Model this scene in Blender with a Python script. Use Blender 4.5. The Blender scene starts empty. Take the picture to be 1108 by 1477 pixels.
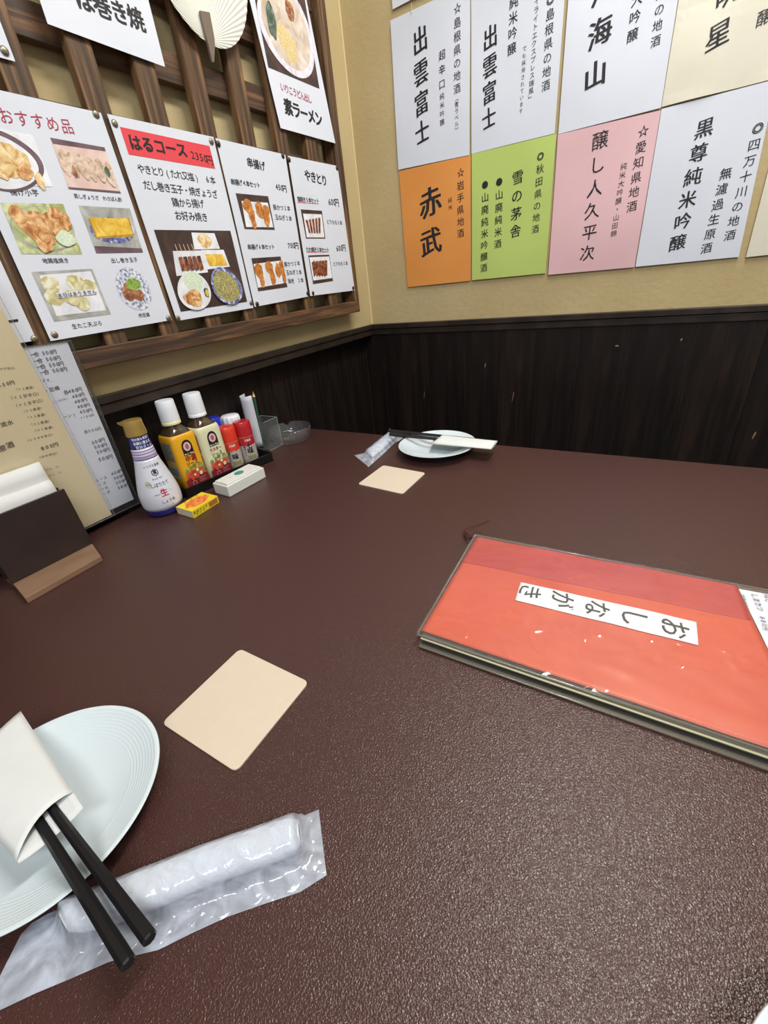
import bpy, bmesh, math, random
from mathutils import Vector, Matrix, noise
random.seed(7)
C = bpy.context.scene.collection
S = bpy.context.scene

# ------------------------------------------------------------------ camera
FP = 616.14                                   # focal length in pixels of a 1108 x 1477 frame
RC = ((0.85655636, 0.50641895, -0.09925251), (0.17080054, -0.4596956, -0.87149706), (-0.48696857, 0.72953397, -0.48025182))
CAM = Vector((0.8622, -1.35, 1.0907))
cd = bpy.data.cameras.new('camera')
cd.sensor_fit = 'VERTICAL'; cd.sensor_height = 36; cd.lens = 36 * FP / 1477; cd.clip_start = 0.01
cam = bpy.data.objects.new('camera', cd); C.objects.link(cam)
mw = Matrix(((RC[0][0], -RC[1][0], -RC[2][0], CAM.x), (RC[0][1], -RC[1][1], -RC[2][1], CAM.y), (RC[0][2], -RC[1][2], -RC[2][2], CAM.z), (0, 0, 0, 1)))
cam.matrix_world = mw
S.camera = cam

# ------------------------------------------------------------------ light
w = bpy.data.worlds.new('world'); S.world = w; w.use_nodes = True
w.node_tree.nodes['Background'].inputs[0].default_value = (0.90, 0.95, 1.0, 1)
w.node_tree.nodes['Background'].inputs[1].default_value = 0.36
def area(name, loc, target, sx, sy, power, col=(1, 1, 1)):
    d = bpy.data.lights.new(name, 'AREA'); d.shape = 'RECTANGLE'; d.size = sx; d.size_y = sy; d.energy = power; d.color = col
    o = bpy.data.objects.new(name, d); C.objects.link(o); o.location = loc
    o.rotation_euler = (Vector(target) - Vector(loc)).to_track_quat('-Z', 'Y').to_euler()
    return o
area('ceiling_lamp', (0.98, -0.45, 2.42), (0.98, -0.45, 0), 0.24, 0.95, 26, (1.0, 0.985, 0.965))
area('fill_light', (1.5, -2.1, 2.42), (0.35, -0.9, 0.8), 1.2, 0.3, 27, (0.97, 0.98, 1.0))  # added fill that brightens the upright papers; stands for no known lamp
S.view_settings.view_transform = 'Standard'; S.view_settings.look = 'None'
S.view_settings.exposure = 0.14; S.view_settings.gamma = 1; S.view_settings.use_curve_mapping = False

# ------------------------------------------------------------------ materials
def lin(c):
    if isinstance(c, str): c = [int(c[i:i + 2], 16) / 255 for i in (0, 2, 4)]
    return tuple(((x / 12.92) if x <= 0.04045 else ((x + 0.055) / 1.055) ** 2.4) for x in c) + (1,)
MATS = {}
def pm(name, c, rough=0.5, c2=None, ns=8, bump=0, bs=60, stretch=(1, 1, 1), metal=0, coat=0, spec=0.5, c3=None, lo=0.35, hi=0.65, bdist=0.001, detail=6, distort=0):
    """principled material; colours are sRGB hex"""
    if name in MATS: return MATS[name]
    m = bpy.data.materials.new(name); m.use_nodes = True; n = m.node_tree.nodes; l = m.node_tree.links
    b = n['Principled BSDF']; b.inputs['Base Color'].default_value = lin(c); b.inputs['Roughness'].default_value = rough
    b.inputs['Metallic'].default_value = metal; b.inputs['Coat Weight'].default_value = coat; b.inputs['Coat Roughness'].default_value = 0.08
    b.inputs['Specular IOR Level'].default_value = spec
    tc = n.new('ShaderNodeTexCoord'); mp = n.new('ShaderNodeMapping'); mp.inputs['Scale'].default_value = stretch
    l.new(tc.outputs['Object'], mp.inputs[0])
    if c2:
        t = n.new('ShaderNodeTexNoise'); t.inputs['Scale'].default_value = ns; t.inputs['Detail'].default_value = detail; t.inputs['Distortion'].default_value = distort
        r = n.new('ShaderNodeValToRGB'); l.new(mp.outputs[0], t.inputs[0]); l.new(t.outputs[0], r.inputs[0])
        r.color_ramp.elements[0].position = lo; r.color_ramp.elements[0].color = lin(c)
        r.color_ramp.elements[1].position = hi; r.color_ramp.elements[1].color = lin(c2)
        if c3:
            e = r.color_ramp.elements.new((lo + hi) / 2); e.color = lin(c3)
        l.new(r.outputs[0], b.inputs['Base Color'])
    if bump:
        t = n.new('ShaderNodeTexNoise'); t.inputs['Scale'].default_value = bs; t.inputs['Detail'].default_value = 3
        bp = n.new('ShaderNodeBump'); bp.inputs['Strength'].default_value = bump; bp.inputs['Distance'].default_value = bdist
        l.new(mp.outputs[0], t.inputs[0]); l.new(t.outputs[0], bp.inputs['Height']); l.new(bp.outputs[0], b.inputs['Normal'])
    MATS[name] = m
    return m
def film(name, opacity=0.12, col='ffffff', rough=0.08, bump=0.0, bs=30, bdist=0.002, spec=0.5, rand=False, power=5):
    """thin clear plastic: see-through with its own gloss"""
    if name in MATS: return MATS[name]
    m = bpy.data.materials.new(name); m.use_nodes = True; n = m.node_tree.nodes; l = m.node_tree.links
    b = n['Principled BSDF']; b.inputs['Base Color'].default_value = lin(col); b.inputs['Roughness'].default_value = rough
    tr = n.new('ShaderNodeBsdfTransparent'); mx = n.new('ShaderNodeMixShader'); mx.inputs[0].default_value = opacity
    gl = n.new('ShaderNodeBsdfGlossy'); gl.inputs['Roughness'].default_value = rough
    lw = n.new('ShaderNodeLayerWeight'); pw = n.new('ShaderNodeMath'); pw.operation = 'POWER'; pw.inputs[1].default_value = power; l.new(lw.outputs['Facing'], pw.inputs[0])
    fr = n.new('ShaderNodeMapRange'); fr.inputs['To Min'].default_value = .04; fr.inputs['To Max'].default_value = .4; l.new(pw.outputs[0], fr.inputs[0]); mg = n.new('ShaderNodeMixShader')
    l.new(tr.outputs[0], mx.inputs[1]); l.new(b.outputs[0], mx.inputs[2])
    l.new(fr.outputs[0], mg.inputs[0]); l.new(mx.outputs[0], mg.inputs[1]); l.new(gl.outputs[0], mg.inputs[2])
    l.new(mg.outputs[0], n['Material Output'].inputs[0])
    if rand:
        tc = n.new('ShaderNodeTexCoord'); t = n.new('ShaderNodeTexNoise'); t.inputs['Scale'].default_value = 45; t.inputs['Detail'].default_value = 4; t.inputs['Distortion'].default_value = 1.5
        r = n.new('ShaderNodeMapRange'); r.inputs['From Min'].default_value = .35; r.inputs['From Max'].default_value = .7
        r.inputs['To Min'].default_value = opacity * .75; r.inputs['To Max'].default_value = min(1, opacity * 1.35)
        l.new(tc.outputs['Object'], t.inputs[0]); l.new(t.outputs[0], r.inputs[0]); l.new(r.outputs[0], mx.inputs[0])
    if bump:
        tc = n.new('ShaderNodeTexCoord'); t = n.new('ShaderNodeTexNoise'); t.inputs['Scale'].default_value = bs; t.inputs['Detail'].default_value = 2; t.inputs['Distortion'].default_value = 1.0
        bp = n.new('ShaderNodeBump'); bp.inputs['Strength'].default_value = bump; bp.inputs['Distance'].default_value = bdist
        l.new(tc.outputs['Object'], t.inputs[0]); l.new(t.outputs[0], bp.inputs['Height'])
        for q in (b, gl): l.new(bp.outputs[0], q.inputs['Normal'])
        l.new(bp.outputs[0], lw.inputs['Normal'])
    MATS[name] = m
    return m
def glass(name, col='f4f8f8', rough=0.02):
    m = bpy.data.materials.new(name); m.use_nodes = True; b = m.node_tree.nodes['Principled BSDF']
    b.inputs['Base Color'].default_value = lin(col); b.inputs['Roughness'].default_value = rough
    b.inputs['Transmission Weight'].default_value = 1; b.inputs['IOR'].default_value = 1.47
    return m

INK = pm('black_ink', '17151a', 0.6)
GREYINK = pm('grey_ink', '4a4850', 0.6)
REDINK = pm('red_ink', 'a8304a', 0.6)
PAPER = pm('white_paper', 'd0d5de', 0.65, c2='d7dbe4', ns=5)
WALLM = pm('beige_plaster', 'b7a375', 0.85, c2='bfac80', ns=5, bump=0.6, bs=90, bdist=0.0015, c3='baa77a')
BLACKWOOD = pm('dark_stained_wood', '17110f', 0.42, c2='2c211d', ns=7, stretch=(9, 9, .6), bump=0.35, bs=25, bdist=0.001, lo=.4, hi=.8, distort=.6, spec=.3)
RAILM = pm('black_brown_rail', '241d19', 0.4, c2='352b25', ns=20, bump=.2, bs=40, spec=.35)
WOODV = pm('brown_wood_upright', '3a2a1c', 0.6, c2='8e6a44', ns=5, stretch=(14, 14, .8), bump=.4, bs=20, c3='60442a', lo=.36, hi=.68, distort=1.2)
WOODH = pm('brown_wood_crosswise', '33251a', 0.6, c2='775637', ns=5, stretch=(14, .8, 14), bump=.4, bs=20, c3='503724', lo=.36, hi=.68, distort=1.2)

def table_material():
    m = bpy.data.materials.new('maroon_tabletop'); m.use_nodes = True; n = m.node_tree.nodes; l = m.node_tree.links
    b = n['Principled BSDF']; tc = n.new('ShaderNodeTexCoord')
    t = n.new('ShaderNodeTexNoise'); t.inputs['Scale'].default_value = 3; t.inputs['Detail'].default_value = 4
    r = n.new('ShaderNodeValToRGB'); r.color_ramp.elements[0].color = lin('412825'); r.color_ramp.elements[1].color = lin('472d29')
    l.new(tc.outputs['Object'], t.inputs[0]); l.new(t.outputs[0], r.inputs[0]); l.new(r.outputs[0], b.inputs['Base Color'])
    b.inputs['Roughness'].default_value = .26; b.inputs['Specular IOR Level'].default_value = .45
    v = n.new('ShaderNodeTexNoise'); v.inputs['Scale'].default_value = 760; v.inputs['Detail'].default_value = 1; v.inputs['Distortion'].default_value = .4
    bp = n.new('ShaderNodeBump'); bp.inputs['Strength'].default_value = .9; bp.inputs['Distance'].default_value = .0007
    l.new(tc.outputs['Object'], v.inputs[0]); l.new(v.outputs[0], bp.inputs['Height']); l.new(bp.outputs[0], b.inputs['Normal'])
    return m
TABLEM = table_material()

# ------------------------------------------------------------------ mesh helpers
ORG = {}
def mk(name, verts, faces, mats, parent=None, smooth=False, fmat=None, origin=None, kind=None):
    """one mesh object; vertices are given in world space"""
    vs = [Vector(v) for v in verts]
    if origin is None:
        xs = [v.x for v in vs]; ys = [v.y for v in vs]; zs = [v.z for v in vs]
        origin = Vector(((min(xs) + max(xs)) / 2, (min(ys) + max(ys)) / 2, min(zs)))
    origin = Vector(origin)
    me = bpy.data.meshes.new(name); me.from_pydata([v - origin for v in vs], [], faces)
    if not isinstance(mats, (list, tuple)): mats = [mats]
    for m in mats: me.materials.append(m)
    if fmat:
        for p, i in zip(me.polygons, fmat): p.material_index = i
    if smooth:
        for p in me.polygons: p.use_smooth = True
    o = bpy.data.objects.new(name, me); C.objects.link(o)
    ORG[o.name] = origin
    if parent: o.parent = parent; o.location = origin - ORG[parent.name]
    else: o.location = origin
    if kind: o['kind'] = kind
    return o
def tag(o, label, cat, group=None):
    o['label'] = label; o['category'] = cat
    if group: o['group'] = group
    return o
def thing(name, loc, label, cat, group=None):
    o = bpy.data.objects.new(name, None); C.objects.link(o); o.location = loc; o.empty_display_size = .02
    ORG[o.name] = Vector(loc)
    return tag(o, label, cat, group)
class G:
    """collects geometry for one mesh"""
    def __init__(s): s.v = []; s.f = []; s.m = []
    def add(s, v, f, mi=0):
        k = len(s.v); s.v += [Vector(q) for q in v]; s.f += [tuple(i + k for i in q) for q in f]; s.m += [mi] * len(f); return s
    def bm(s, b, mi=0):
        b.verts.ensure_lookup_table(); b.verts.index_update()
        s.add([v.co.copy() for v in b.verts], [[v.index for v in f.verts] for f in b.faces], mi); b.free(); return s
    def box(s, x0, x1, y0, y1, z0, z1, bev=0, mi=0, mat=None):
        b = bmesh.new(); bmesh.ops.create_cube(b, size=1)
        for v in b.verts: v.co = Vector(((x0 + x1) / 2 + v.co.x * (x1 - x0), (y0 + y1) / 2 + v.co.y * (y1 - y0), (z0 + z1) / 2 + v.co.z * (z1 - z0)))
        if bev: bmesh.ops.bevel(b, geom=list(b.edges), offset=bev, segments=2, profile=.5, affect='EDGES')
        if mat is not None: bmesh.ops.transform(b, matrix=mat, verts=b.verts)
        return s.bm(b, mi)
    def prism(s, pts, z0, z1, mi=0, bev=0):
        """pts: ground outline, extruded from z0 to z1"""
        b = bmesh.new(); f = b.faces.new([b.verts.new((p[0], p[1], z0)) for p in pts])
        r = bmesh.ops.extrude_face_region(b, geom=[f])
        for e in r['geom']:
            if isinstance(e, bmesh.types.BMVert): e.co.z = z1
        bmesh.ops.recalc_face_normals(b, faces=b.faces)
        if bev: bmesh.ops.bevel(b, geom=list(b.edges), offset=bev, segments=2, profile=.5, affect='EDGES')
        return s.bm(b, mi)
    def lathe(s, prof, c, seg=48, mi=0, sq=None, rot=0, fr=None):
        """prof: list of (r, z); sq: superellipse exponent for squared bodies (float or per-point list)"""
        n0 = len(s.v)
        for k, (r, z) in enumerate(prof):
            q = sq[k] if isinstance(sq, (list, tuple)) else sq
            for i in range(seg):
                a = 2 * math.pi * i / seg; ca, sa = math.cos(a), math.sin(a); rr = r
                if q and q != 2: rr = r / (abs(ca) ** q + abs(sa) ** q) ** (1 / q)
                if fr: rr, zz = fr(a, rr, z)
                else: zz = z
                aa = a + rot
                s.v.append(Vector((c[0] + rr * math.cos(aa), c[1] + rr * math.sin(aa), c[2] + zz)))
        for k in range(len(prof) - 1):
            for i in range(seg):
                j = (i + 1) % seg; a = n0 + k * seg
                s.f.append((a + i, a + j, a + seg + j, a + seg + i)); s.m.append(mi)
        for k, flip in ((0, True), (len(prof) - 1, False)):
            if prof[k][0] > 1e-5:
                ring = [n0 + k * seg + i for i in range(seg)]
                s.f.append(tuple(reversed(ring)) if flip else tuple(ring)); s.m.append(mi)
        return s
    def tube(s, pts, rad, seg=8, mi=0, rot=0):
        pts = [Vector(p) for p in pts]; n0 = len(s.v)
        for k, p in enumerate(pts):
            d = (pts[min(k + 1, len(pts) - 1)] - pts[max(k - 1, 0)]).normalized()
            up = Vector((0, 0, 1)) if abs(d.z) < .95 else Vector((1, 0, 0))
            a = d.cross(up).normalized(); b = a.cross(d)
            r = rad[k] if isinstance(rad, (list, tuple)) else rad
            for i in range(seg):
                t = 2 * math.pi * (i + .5) / seg + rot
                s.v.append(p + a * (r * math.cos(t)) + b * (r * math.sin(t)))
        for k in range(len(pts) - 1):
            for i in range(seg):
                j = (i + 1) % seg; q = n0 + k * seg
                s.f.append((q + i, q + j, q + seg + j, q + seg + i)); s.m.append(mi)
        s.f.append(tuple(n0 + i for i in range(seg))); s.m.append(mi)
        s.f.append(tuple(n0 + (len(pts) - 1) * seg + i for i in reversed(range(seg)))); s.m.append(mi)
        return s
    def obj(s, name, mats, parent=None, smooth=False, origin=None, kind=None, auto=None):
        o = mk(name, s.v, s.f, mats, parent, smooth, s.m, origin, kind)
        if auto: 
            me = o.data
            for p in me.polygons: p.use_smooth = True
            me.set_sharp_from_angle(angle=math.radians(auto))
        return o

# ------------------------------------------------------------------ planes: where a photo pixel lands on a real surface of the room
def ray(u, v):
    a, b = (u - 554) / FP, (v - 738.5) / FP
    return Vector([RC[0][i] * a + RC[1][i] * b + RC[2][i] for i in range(3)])
class Plane:
    def __init__(s, O, ex, ey):
        s.O, s.ex, s.ey = Vector(O), Vector(ex).normalized(), Vector(ey).normalized(); s.n = s.ex.cross(s.ey); s.w = lambda a, b: 0
    def px(s, u, v):
        d = ray(u, v); t = (s.O - CAM).dot(s.n) / d.dot(s.n); p = CAM + d * t - s.O
        return (p.dot(s.ex), p.dot(s.ey))
    def P(s, a, b, h=0): return s.O + s.ex * a + s.ey * b + s.n * (h + s.w(a, b))
def left(x): return Plane((x, 0, 0), (0, 1, 0), (0, 0, 1))
def back(y): return Plane((0, y, 0), (1, 0, 0), (0, 0, 1))
def on_table(u, v, z=.72):
    d = ray(u, v); t = (z - CAM.z) / d.z; return CAM + d * t
def K(ox, oy, s): return lambda *p: (ox + p[0] / s, oy + p[1] / s)

GC = {}
def glyph(ch, bold):
    k = ch
    if k not in GC:
        cu = bpy.data.curves.new('glyph', 'FONT'); cu.body = ch; cu.size = 1; cu.resolution_u = 2; cu.dimensions = '2D'; cu.fill_mode = 'BOTH'
        ob = bpy.data.objects.new('glyph', cu); C.objects.link(ob)
        me = bpy.data.meshes.new_from_object(ob.evaluated_get(bpy.context.evaluated_depsgraph_get()))
        vs = [(v.co.x, v.co.y) for v in me.vertices]; fs = [tuple(p.vertices) for p in me.polygons]
        if vs:
            x0, x1 = min(v[0] for v in vs), max(v[0] for v in vs)
            cy = .30 if ord(ch) < 256 and ch not in '()「」+' else .345
            vs = [(x - (x0 + x1) / 2 if ord(ch) < 0x2000 else x - .5, y - cy) for x, y in vs]
        GC[k] = (vs, fs)
        bpy.data.objects.remove(ob); bpy.data.curves.remove(cu); bpy.data.meshes.remove(me)
    return GC[k]
def text(surf, items, mat, parent, name='lettering', h=.0005, px=True):
    """items: (string, first char centre, last char centre, size factor, bold, brush, sx); each string becomes ink in one mesh"""
    last = None
    for it in items:
        g = G(); st, A, B = it[:3]; k = it[3] if len(it) > 3 else .95; bold = it[4] if len(it) > 4 else 0; brush = it[5] if len(it) > 5 else 0; sx = it[6] if len(it) > 6 else 1
        if px: A = surf.px(*A); B = surf.px(*B)
        n = len(st); d = math.hypot(B[0] - A[0], B[1] - A[1]); sp = d / max(1, n - 1)
        size = sp * k if n > 1 else k
        vert = abs(B[1] - A[1]) > abs(B[0] - A[0])
        for i, ch in enumerate(st):
            if ch == ' ' or ch == '　': continue
            t = i / max(1, n - 1); ca, cb = A[0] + (B[0] - A[0]) * t, A[1] + (B[1] - A[1]) * t
            vs, fs = glyph(ch, 0)
            rot = vert and ch in 'ー（）()「」'
            nst = 1 if bold <= 0 else (3 if bold < .012 else 5); rs = random.Random(ord(ch) + i)
            kx, ky = rs.uniform(-.03, .03), rs.uniform(-.04, .04)
            for q in range(nst):                          # a broad nib: the outline is laid down several times along the nib's slant
                f = 0 if nst == 1 else (q / (nst - 1) * 2 - 1); dx, dy = bold * f * 1.25, bold * f * (-.25 if brush else .7); out = []
                for x, y in vs:
                    if rot: x, y = y, -x
                    x += dx; y += dy
                    if brush: y += x * brush + ky * x - .12 * x * x; x -= y * brush * .25 + kx * y
                    out.append(surf.P(ca + x * size * sx, cb + y * size, h + q * .00001))
                g.add(out, fs)
                if nst > 1 and not brush and f:
                    g.add([surf.P(ca + (x + dx) * size * sx, cb + (y - dy) * size, h + q * .00001 + .000005) for x, y in ([(b, -a) for a, b in vs] if rot else vs)], fs)
        if g.v: last = g.obj(name, mat, parent)
    return last
def print_shapes(surf, shapes, parent, name='photo', h=.0004):
    """flat print: shapes in photo pixels, ('poly', pts, mat) or ('ell', four corners of the box around the ellipse, mat) or ('blob', centre, rx, ry, mat)"""
    g = G(); mats = []
    for i, sh in enumerate(shapes):
        m = sh[-1]
        if m not in mats: mats.append(m)
        hh = h + .00014 * i
        if sh[0] == 'poly': ab = [surf.px(*p) for p in sh[1]]
        elif sh[0] == 'ell':
            q = [surf.px(*p) for p in sh[1]]; ab = []
            for j in range(40):
                a = 2 * math.pi * j / 40; u, v = .5 + .5 * math.cos(a), .5 + .5 * math.sin(a)
                ab.append(tuple((q[0][k] * (1 - u) + q[1][k] * u) * (1 - v) + (q[3][k] * (1 - u) + q[2][k] * u) * v for k in (0, 1)))
        else:
            c = surf.px(*sh[1]); ab = []; sd = random.random() * 10
            for j in range(26):
                a = 2 * math.pi * j / 26; r = 1 + .28 * noise.noise((math.cos(a) * 1.3 + sd, math.sin(a) * 1.3, sd))
                ab.append((c[0] + sh[2] * r * math.cos(a), c[1] + sh[3] * r * math.sin(a)))
        if sh[0] == 'poly' and len(ab) == 4:
            N8 = 8 if max(abs(ab[0][0] - ab[2][0]), abs(ab[0][1] - ab[2][1])) > .012 else 1
            V8 = [surf.P(*[(ab[0][k] * (1 - u) + ab[1][k] * u) * (1 - v) + (ab[3][k] * (1 - u) + ab[2][k] * u) * v for k in (0, 1)], hh) for v in [j / N8 for j in range(N8 + 1)] for u in [i_ / N8 for i_ in range(N8 + 1)]]
            g.add(V8, [(j * (N8 + 1) + i_, j * (N8 + 1) + i_ + 1, (j + 1) * (N8 + 1) + i_ + 1, (j + 1) * (N8 + 1) + i_) for j in range(N8) for i_ in range(N8)], mats.index(m))
        else:
            n_ = len(ab); ca = sum(p[0] for p in ab) / n_; cb = sum(p[1] for p in ab) / n_; V8 = [surf.P(ca, cb, hh)]
            for t in (.25, .5, .75, 1): V8 += [surf.P(ca + (a - ca) * t, cb + (b - cb) * t, hh) for a, b in ab]
            g.add(V8, [(0, 1 + j, 1 + (j + 1) % n_) for j in range(n_)] + [(1 + r_ * n_ + j, 1 + (r_ + 1) * n_ + j, 1 + (r_ + 1) * n_ + (j + 1) % n_, 1 + r_ * n_ + (j + 1) % n_) for r_ in range(3) for j in range(n_)], mats.index(m))
    return g.obj(name, mats, parent)
def sheet(name, label, cat, pl, corners, mat, amp=.0, freq=6, th=.0004, group=None, px=True, curl=None, seed=0, nx=14, ny=18, parent=None, single=False):
    """a thin sheet of paper; corners TL TR BR BL"""
    q = [pl.px(*c) for c in corners] if px else [tuple(c) for c in corners]
    sf = Plane(pl.O, pl.ex, pl.ey)
    ca = sum(p[0] for p in q) / 4; cb = sum(p[1] for p in q) / 4
    def wf(a, b):
        r = amp * (.5 + noise.noise((a * freq + seed, b * freq, seed * 1.7)))
        if curl: r += curl(a, b)
        return r
    sf.w = wf; sf.q = q
    g = G(); V = []
    for lay in (0, -th):
        for j in range(ny + 1):
            for i in range(nx + 1):
                u, v = i / nx, j / ny
                a, b = [(q[0][k] * (1 - u) + q[1][k] * u) * (1 - v) + (q[3][k] * (1 - u) + q[2][k] * u) * v for k in (0, 1)]
                V.append(sf.P(a, b, lay))
    F = []; N = (nx + 1) * (ny + 1)
    for j in range(ny):
        for i in range(nx):
            a = j * (nx + 1) + i
            F.append((a, a + nx + 1, a + nx + 2, a + 1)); F.append((N + a, N + a + 1, N + a + nx + 2, N + a + nx + 1))
    if single: F = F[::2]; V = V[:N]
    ring = [] if single else [i for i in range(nx + 1)] + [(j + 1) * (nx + 1) + nx for j in range(ny)] + [ny * (nx + 1) + nx - 1 - i for i in range(nx)] + [(ny - 1 - j) * (nx + 1) for j in range(ny - 1)]
    for k in range(len(ring)):
        a, b = ring[k], ring[(k + 1) % len(ring)]; F.append((a, b, b + N, a + N))
    g.add(V, F); o = g.obj(name, mat, parent)
    if label: tag(o, label, cat, group)
    sf.obj = o
    return sf

# ================================================================== ROOM
TZ = .72                                       # tabletop height
RT = .9526                                     # top of the dado rail
WL = -.03                                      # face of the boarding on the left
def st(name, g, m, **k):
    o = g.obj(name, m, **k); o['kind'] = 'structure'; return o
st('floor', G().box(-.2, 3.2, -3.4, .1, -.05, 0), pm('floor_tiles_grey', '4a443f', .5, c2='5a534c'))
st('ceiling', G().box(-.2, 3.2, -3.4, .1, 2.5, 2.55), pm('ceiling_white', 'cfcabb', .9))
st('wall_back', G().box(-.15, 3.2, 0, .1, 0, 2.5), WALLM)
st('wall_left', G().box(-.15, 0, -3.4, 0, RT - .03, 2.5).box(-.15, WL - .012, -3.4, 0, 0, RT - .03), WALLM)
# boards of the wainscot: one object per board
pal = [pm('dark_board_%s' % n_, a, .42, c2=b, ns=7, stretch=(9, 9, .6), bump=.35, bs=25, lo=.42, hi=.85, distort=.7, spec=.3) for n_, a, b in (('one', '16110f', '2d211d'), ('two', '18120f', '32251f'), ('three', '14100e', '2a1f1b'))]
wb = thing('wainscot', (1.5, -.006, 0), 'x', 'x'); del wb['label'], wb['category']; wb['kind'] = 'structure'; wb.name = 'trim_1'; ORG['trim_1'] = wb.location.copy()
x = -.03; i = 0; rb = random.Random(3)
while x < 3.1:
    wd = rb.choice((.105, .12, .12, .135)); G().box(x + .0002, x + wd - .0002, -.012, .001, 0, RT - .03, bev=.0004).obj('board', pal[rb.randrange(3)], wb, origin=(x + wd / 2, 0, 0)); x += wd
wl = thing('wainscot', (WL, -1.5, 0), 'x', 'x'); del wl['label'], wl['category']; wl['kind'] = 'structure'; wl.name = 'trim_2'; ORG['trim_2'] = wl.location.copy()
y = -.012
while y > -3.3:
    wd = rb.choice((.105, .12, .12, .135)); G().box(WL - .012, WL, y - wd + .0006, y - .0006, 0, RT - .03, bev=.0012).obj('board', pal[rb.randrange(3)], wl, origin=(WL, y - wd / 2, 0)); y -= wd
# little knots and pale chips in the back boarding
chips = []
for (u, v, rx, rz) in ((983, 490, .0022, .003), (700, 527, .0016, .007), (740, 572, .0012, .016), (1088, 628, .002, .010), (890, 499, .005, .002), (612, 570, .0008, .012)):
    a = back(-.0123).px(u, v); g = G(); ring = []
    for k in range(9):
        t = 2 * math.pi * k / 9; ring.append((a[0] + rx * math.cos(t) + rz * .15 * math.sin(t), -.0121, a[1] + rz * math.sin(t) * (1 + .2 * math.sin(3 * k))))
    g.add(ring + [(a[0], -.0128, a[1])], [(k, (k + 1) % 9, 9) for k in range(9)])
    g.obj('wood_chip', pm('pale_split_wood', '8a6f50', .7), wb)
# dado rails with a small step
def rail_back():
    g = G(); g.box(-.03, 3.2, -.020, .0, RT - .0145, RT, bev=.0015); g.box(-.03, 3.2, -.016, .0, RT - .033, RT - .0155, bev=.0015); return g
st('trim_3', rail_back(), RAILM)
st('trim_4', G().box(-.045, .010, -3.3, -.012, RT - .0145, RT, bev=.0015).box(-.045, .006, -3.3, -.012, RT - .034, RT - .0155, bev=.0015), RAILM)
st('trim_5', G().tube([(.001, -.001, RT), (.001, -.001, 2.5)], .0028, seg=8), pm('corner_bead_cream', 'cdbb8c', .7))

# ================================================================== TABLE
tb = thing('dining_table', (.9, -1.2, 0), 'large restaurant table with a grained maroon laminate top', 'table')
top = G().prism([(-.014, -2.0), (1.9, -2.0), (1.9, -.382), (-.014, -.4215)], TZ - .03, TZ, bev=.003)
top.obj('tabletop', TABLEM, tb, origin=(.9, -1.2, TZ - .03))
TLEG = pm('black_table_leg', '1b1918', .4)
for lx, ly in ((.12, -.55), (1.75, -.55), (.12, -1.9), (1.75, -1.9)):
    G().box(lx - .03, lx + .03, ly - .03, ly + .03, 0, TZ - .09, bev=.003).obj('leg', TLEG, tb)
G().box(.1, 1.77, -1.92, -.53, TZ - .09, TZ - .03).obj('apron', TLEG, tb)

# ================================================================== LATTICE ON THE LEFT WALL
lt = thing('wooden_lattice', (.02, -1.0, 1.0), 'brown stained wooden lattice screen mounted on the left wall behind the posters', 'lattice')
LB = 1.0035; LTOP = 1.95; LR = -.127
G().box(.004, .043, -2.2, LR, LB, LB + .031, bev=.002).obj('frame_rail', WOODH, lt)
G().box(.004, .043, -2.2, LR, LTOP, LTOP + .031, bev=.002).obj('frame_rail', WOODH, lt)
G().box(.004, .0435, LR - .032, LR, LB + .0305, LTOP, bev=.002).obj('frame_stile', WOODV, lt)
for zz in (1.1085, 1.217, 1.3255, 1.4345, 1.543, 1.652, 1.76, 1.87):
    G().box(.006, .024, -2.2, LR - .031, zz, zz + .043, bev=.0015).obj('crossbar', WOODH, lt)
k = 0; ys = -.2555 + .0545 * 2
yc = -.2555
while yc > -2.1:
    G().box(.0245, .0415, yc - .0195, yc + .0195, LB + .028, LTOP + .002, bev=.0015).obj('slat', WOODV, lt); yc -= .1075

TACK = pm('dull_brass', '8c8474', .38, metal=.8)
TACKD = pm('dark_bronze', '4a4038', .4, metal=.7)
def tack(u, v, label, x=.0462, dark=False):
    a = left(x).px(u, v); g = G()
    prof = [(.0052, 0), (.0052, .0006), (.0042, .0016), (.002, .0023), (0.00001, .0025)]
    g.lathe(prof, (0, 0, 0), seg=16)
    o = mk('thumbtack', [Vector((x + p.z, a[0] + p.x, a[1] + p.y)) for p in g.v], g.f, TACKD if dark else TACK, smooth=True, origin=(x, a[0], a[1]))
    tag(o, label, 'thumbtack', 'thumbtacks holding the posters')

# ================================================================== FOOD PRINT MATERIALS
def fd(n, a, b, c, s=90, rough=.5, dist=1.0): return pm('print_' + n, a, rough, c2=b, c3=c, ns=s, lo=.34, hi=.66, distort=dist, detail=3)
F_DARK = fd('dark_table', '33241f', '4f3a34', '412e29', 20)
F_PLATE = fd('white_plate', 'd5d6da', 'ecedf0', 'e1e3e8', 30)
F_FRY = fd('fried', '9a5420', 'd99a4e', 'bd7430', 120)
F_CHICK = fd('grilled_chicken', 'a0622f', 'ecc795', 'cf9a62', 90)
F_LEAF = fd('lettuce', '9aa468', 'd3d7a8', 'b8be88', 70)
F_GYO = fd('steamed_dumplings', 'a99378', 'e3cdbb', 'd0b5a0', 110)
F_PINK = fd('pinkish_dish', 'd3b5aa', 'e2c9bf', 'dbbfb4', 30)
F_EGG = fd('omelette', 'd0a02c', 'efcf66', 'e2b945', 60)
F_EGGD = fd('omelette_shadow', 'a57f28', 'c29a3a', 'b38d31', 60)
F_TEMP = fd('tempura', 'b3a76c', 'eae7cf', 'd0c998', 80)
F_GREY = fd('grey_tray', '8d8f8a', 'b8bab2', 'a3a59f', 30)
F_GREEN = fd('spring_onion', '4f7a26', 'b7cc74', '86a645', 170)
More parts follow.
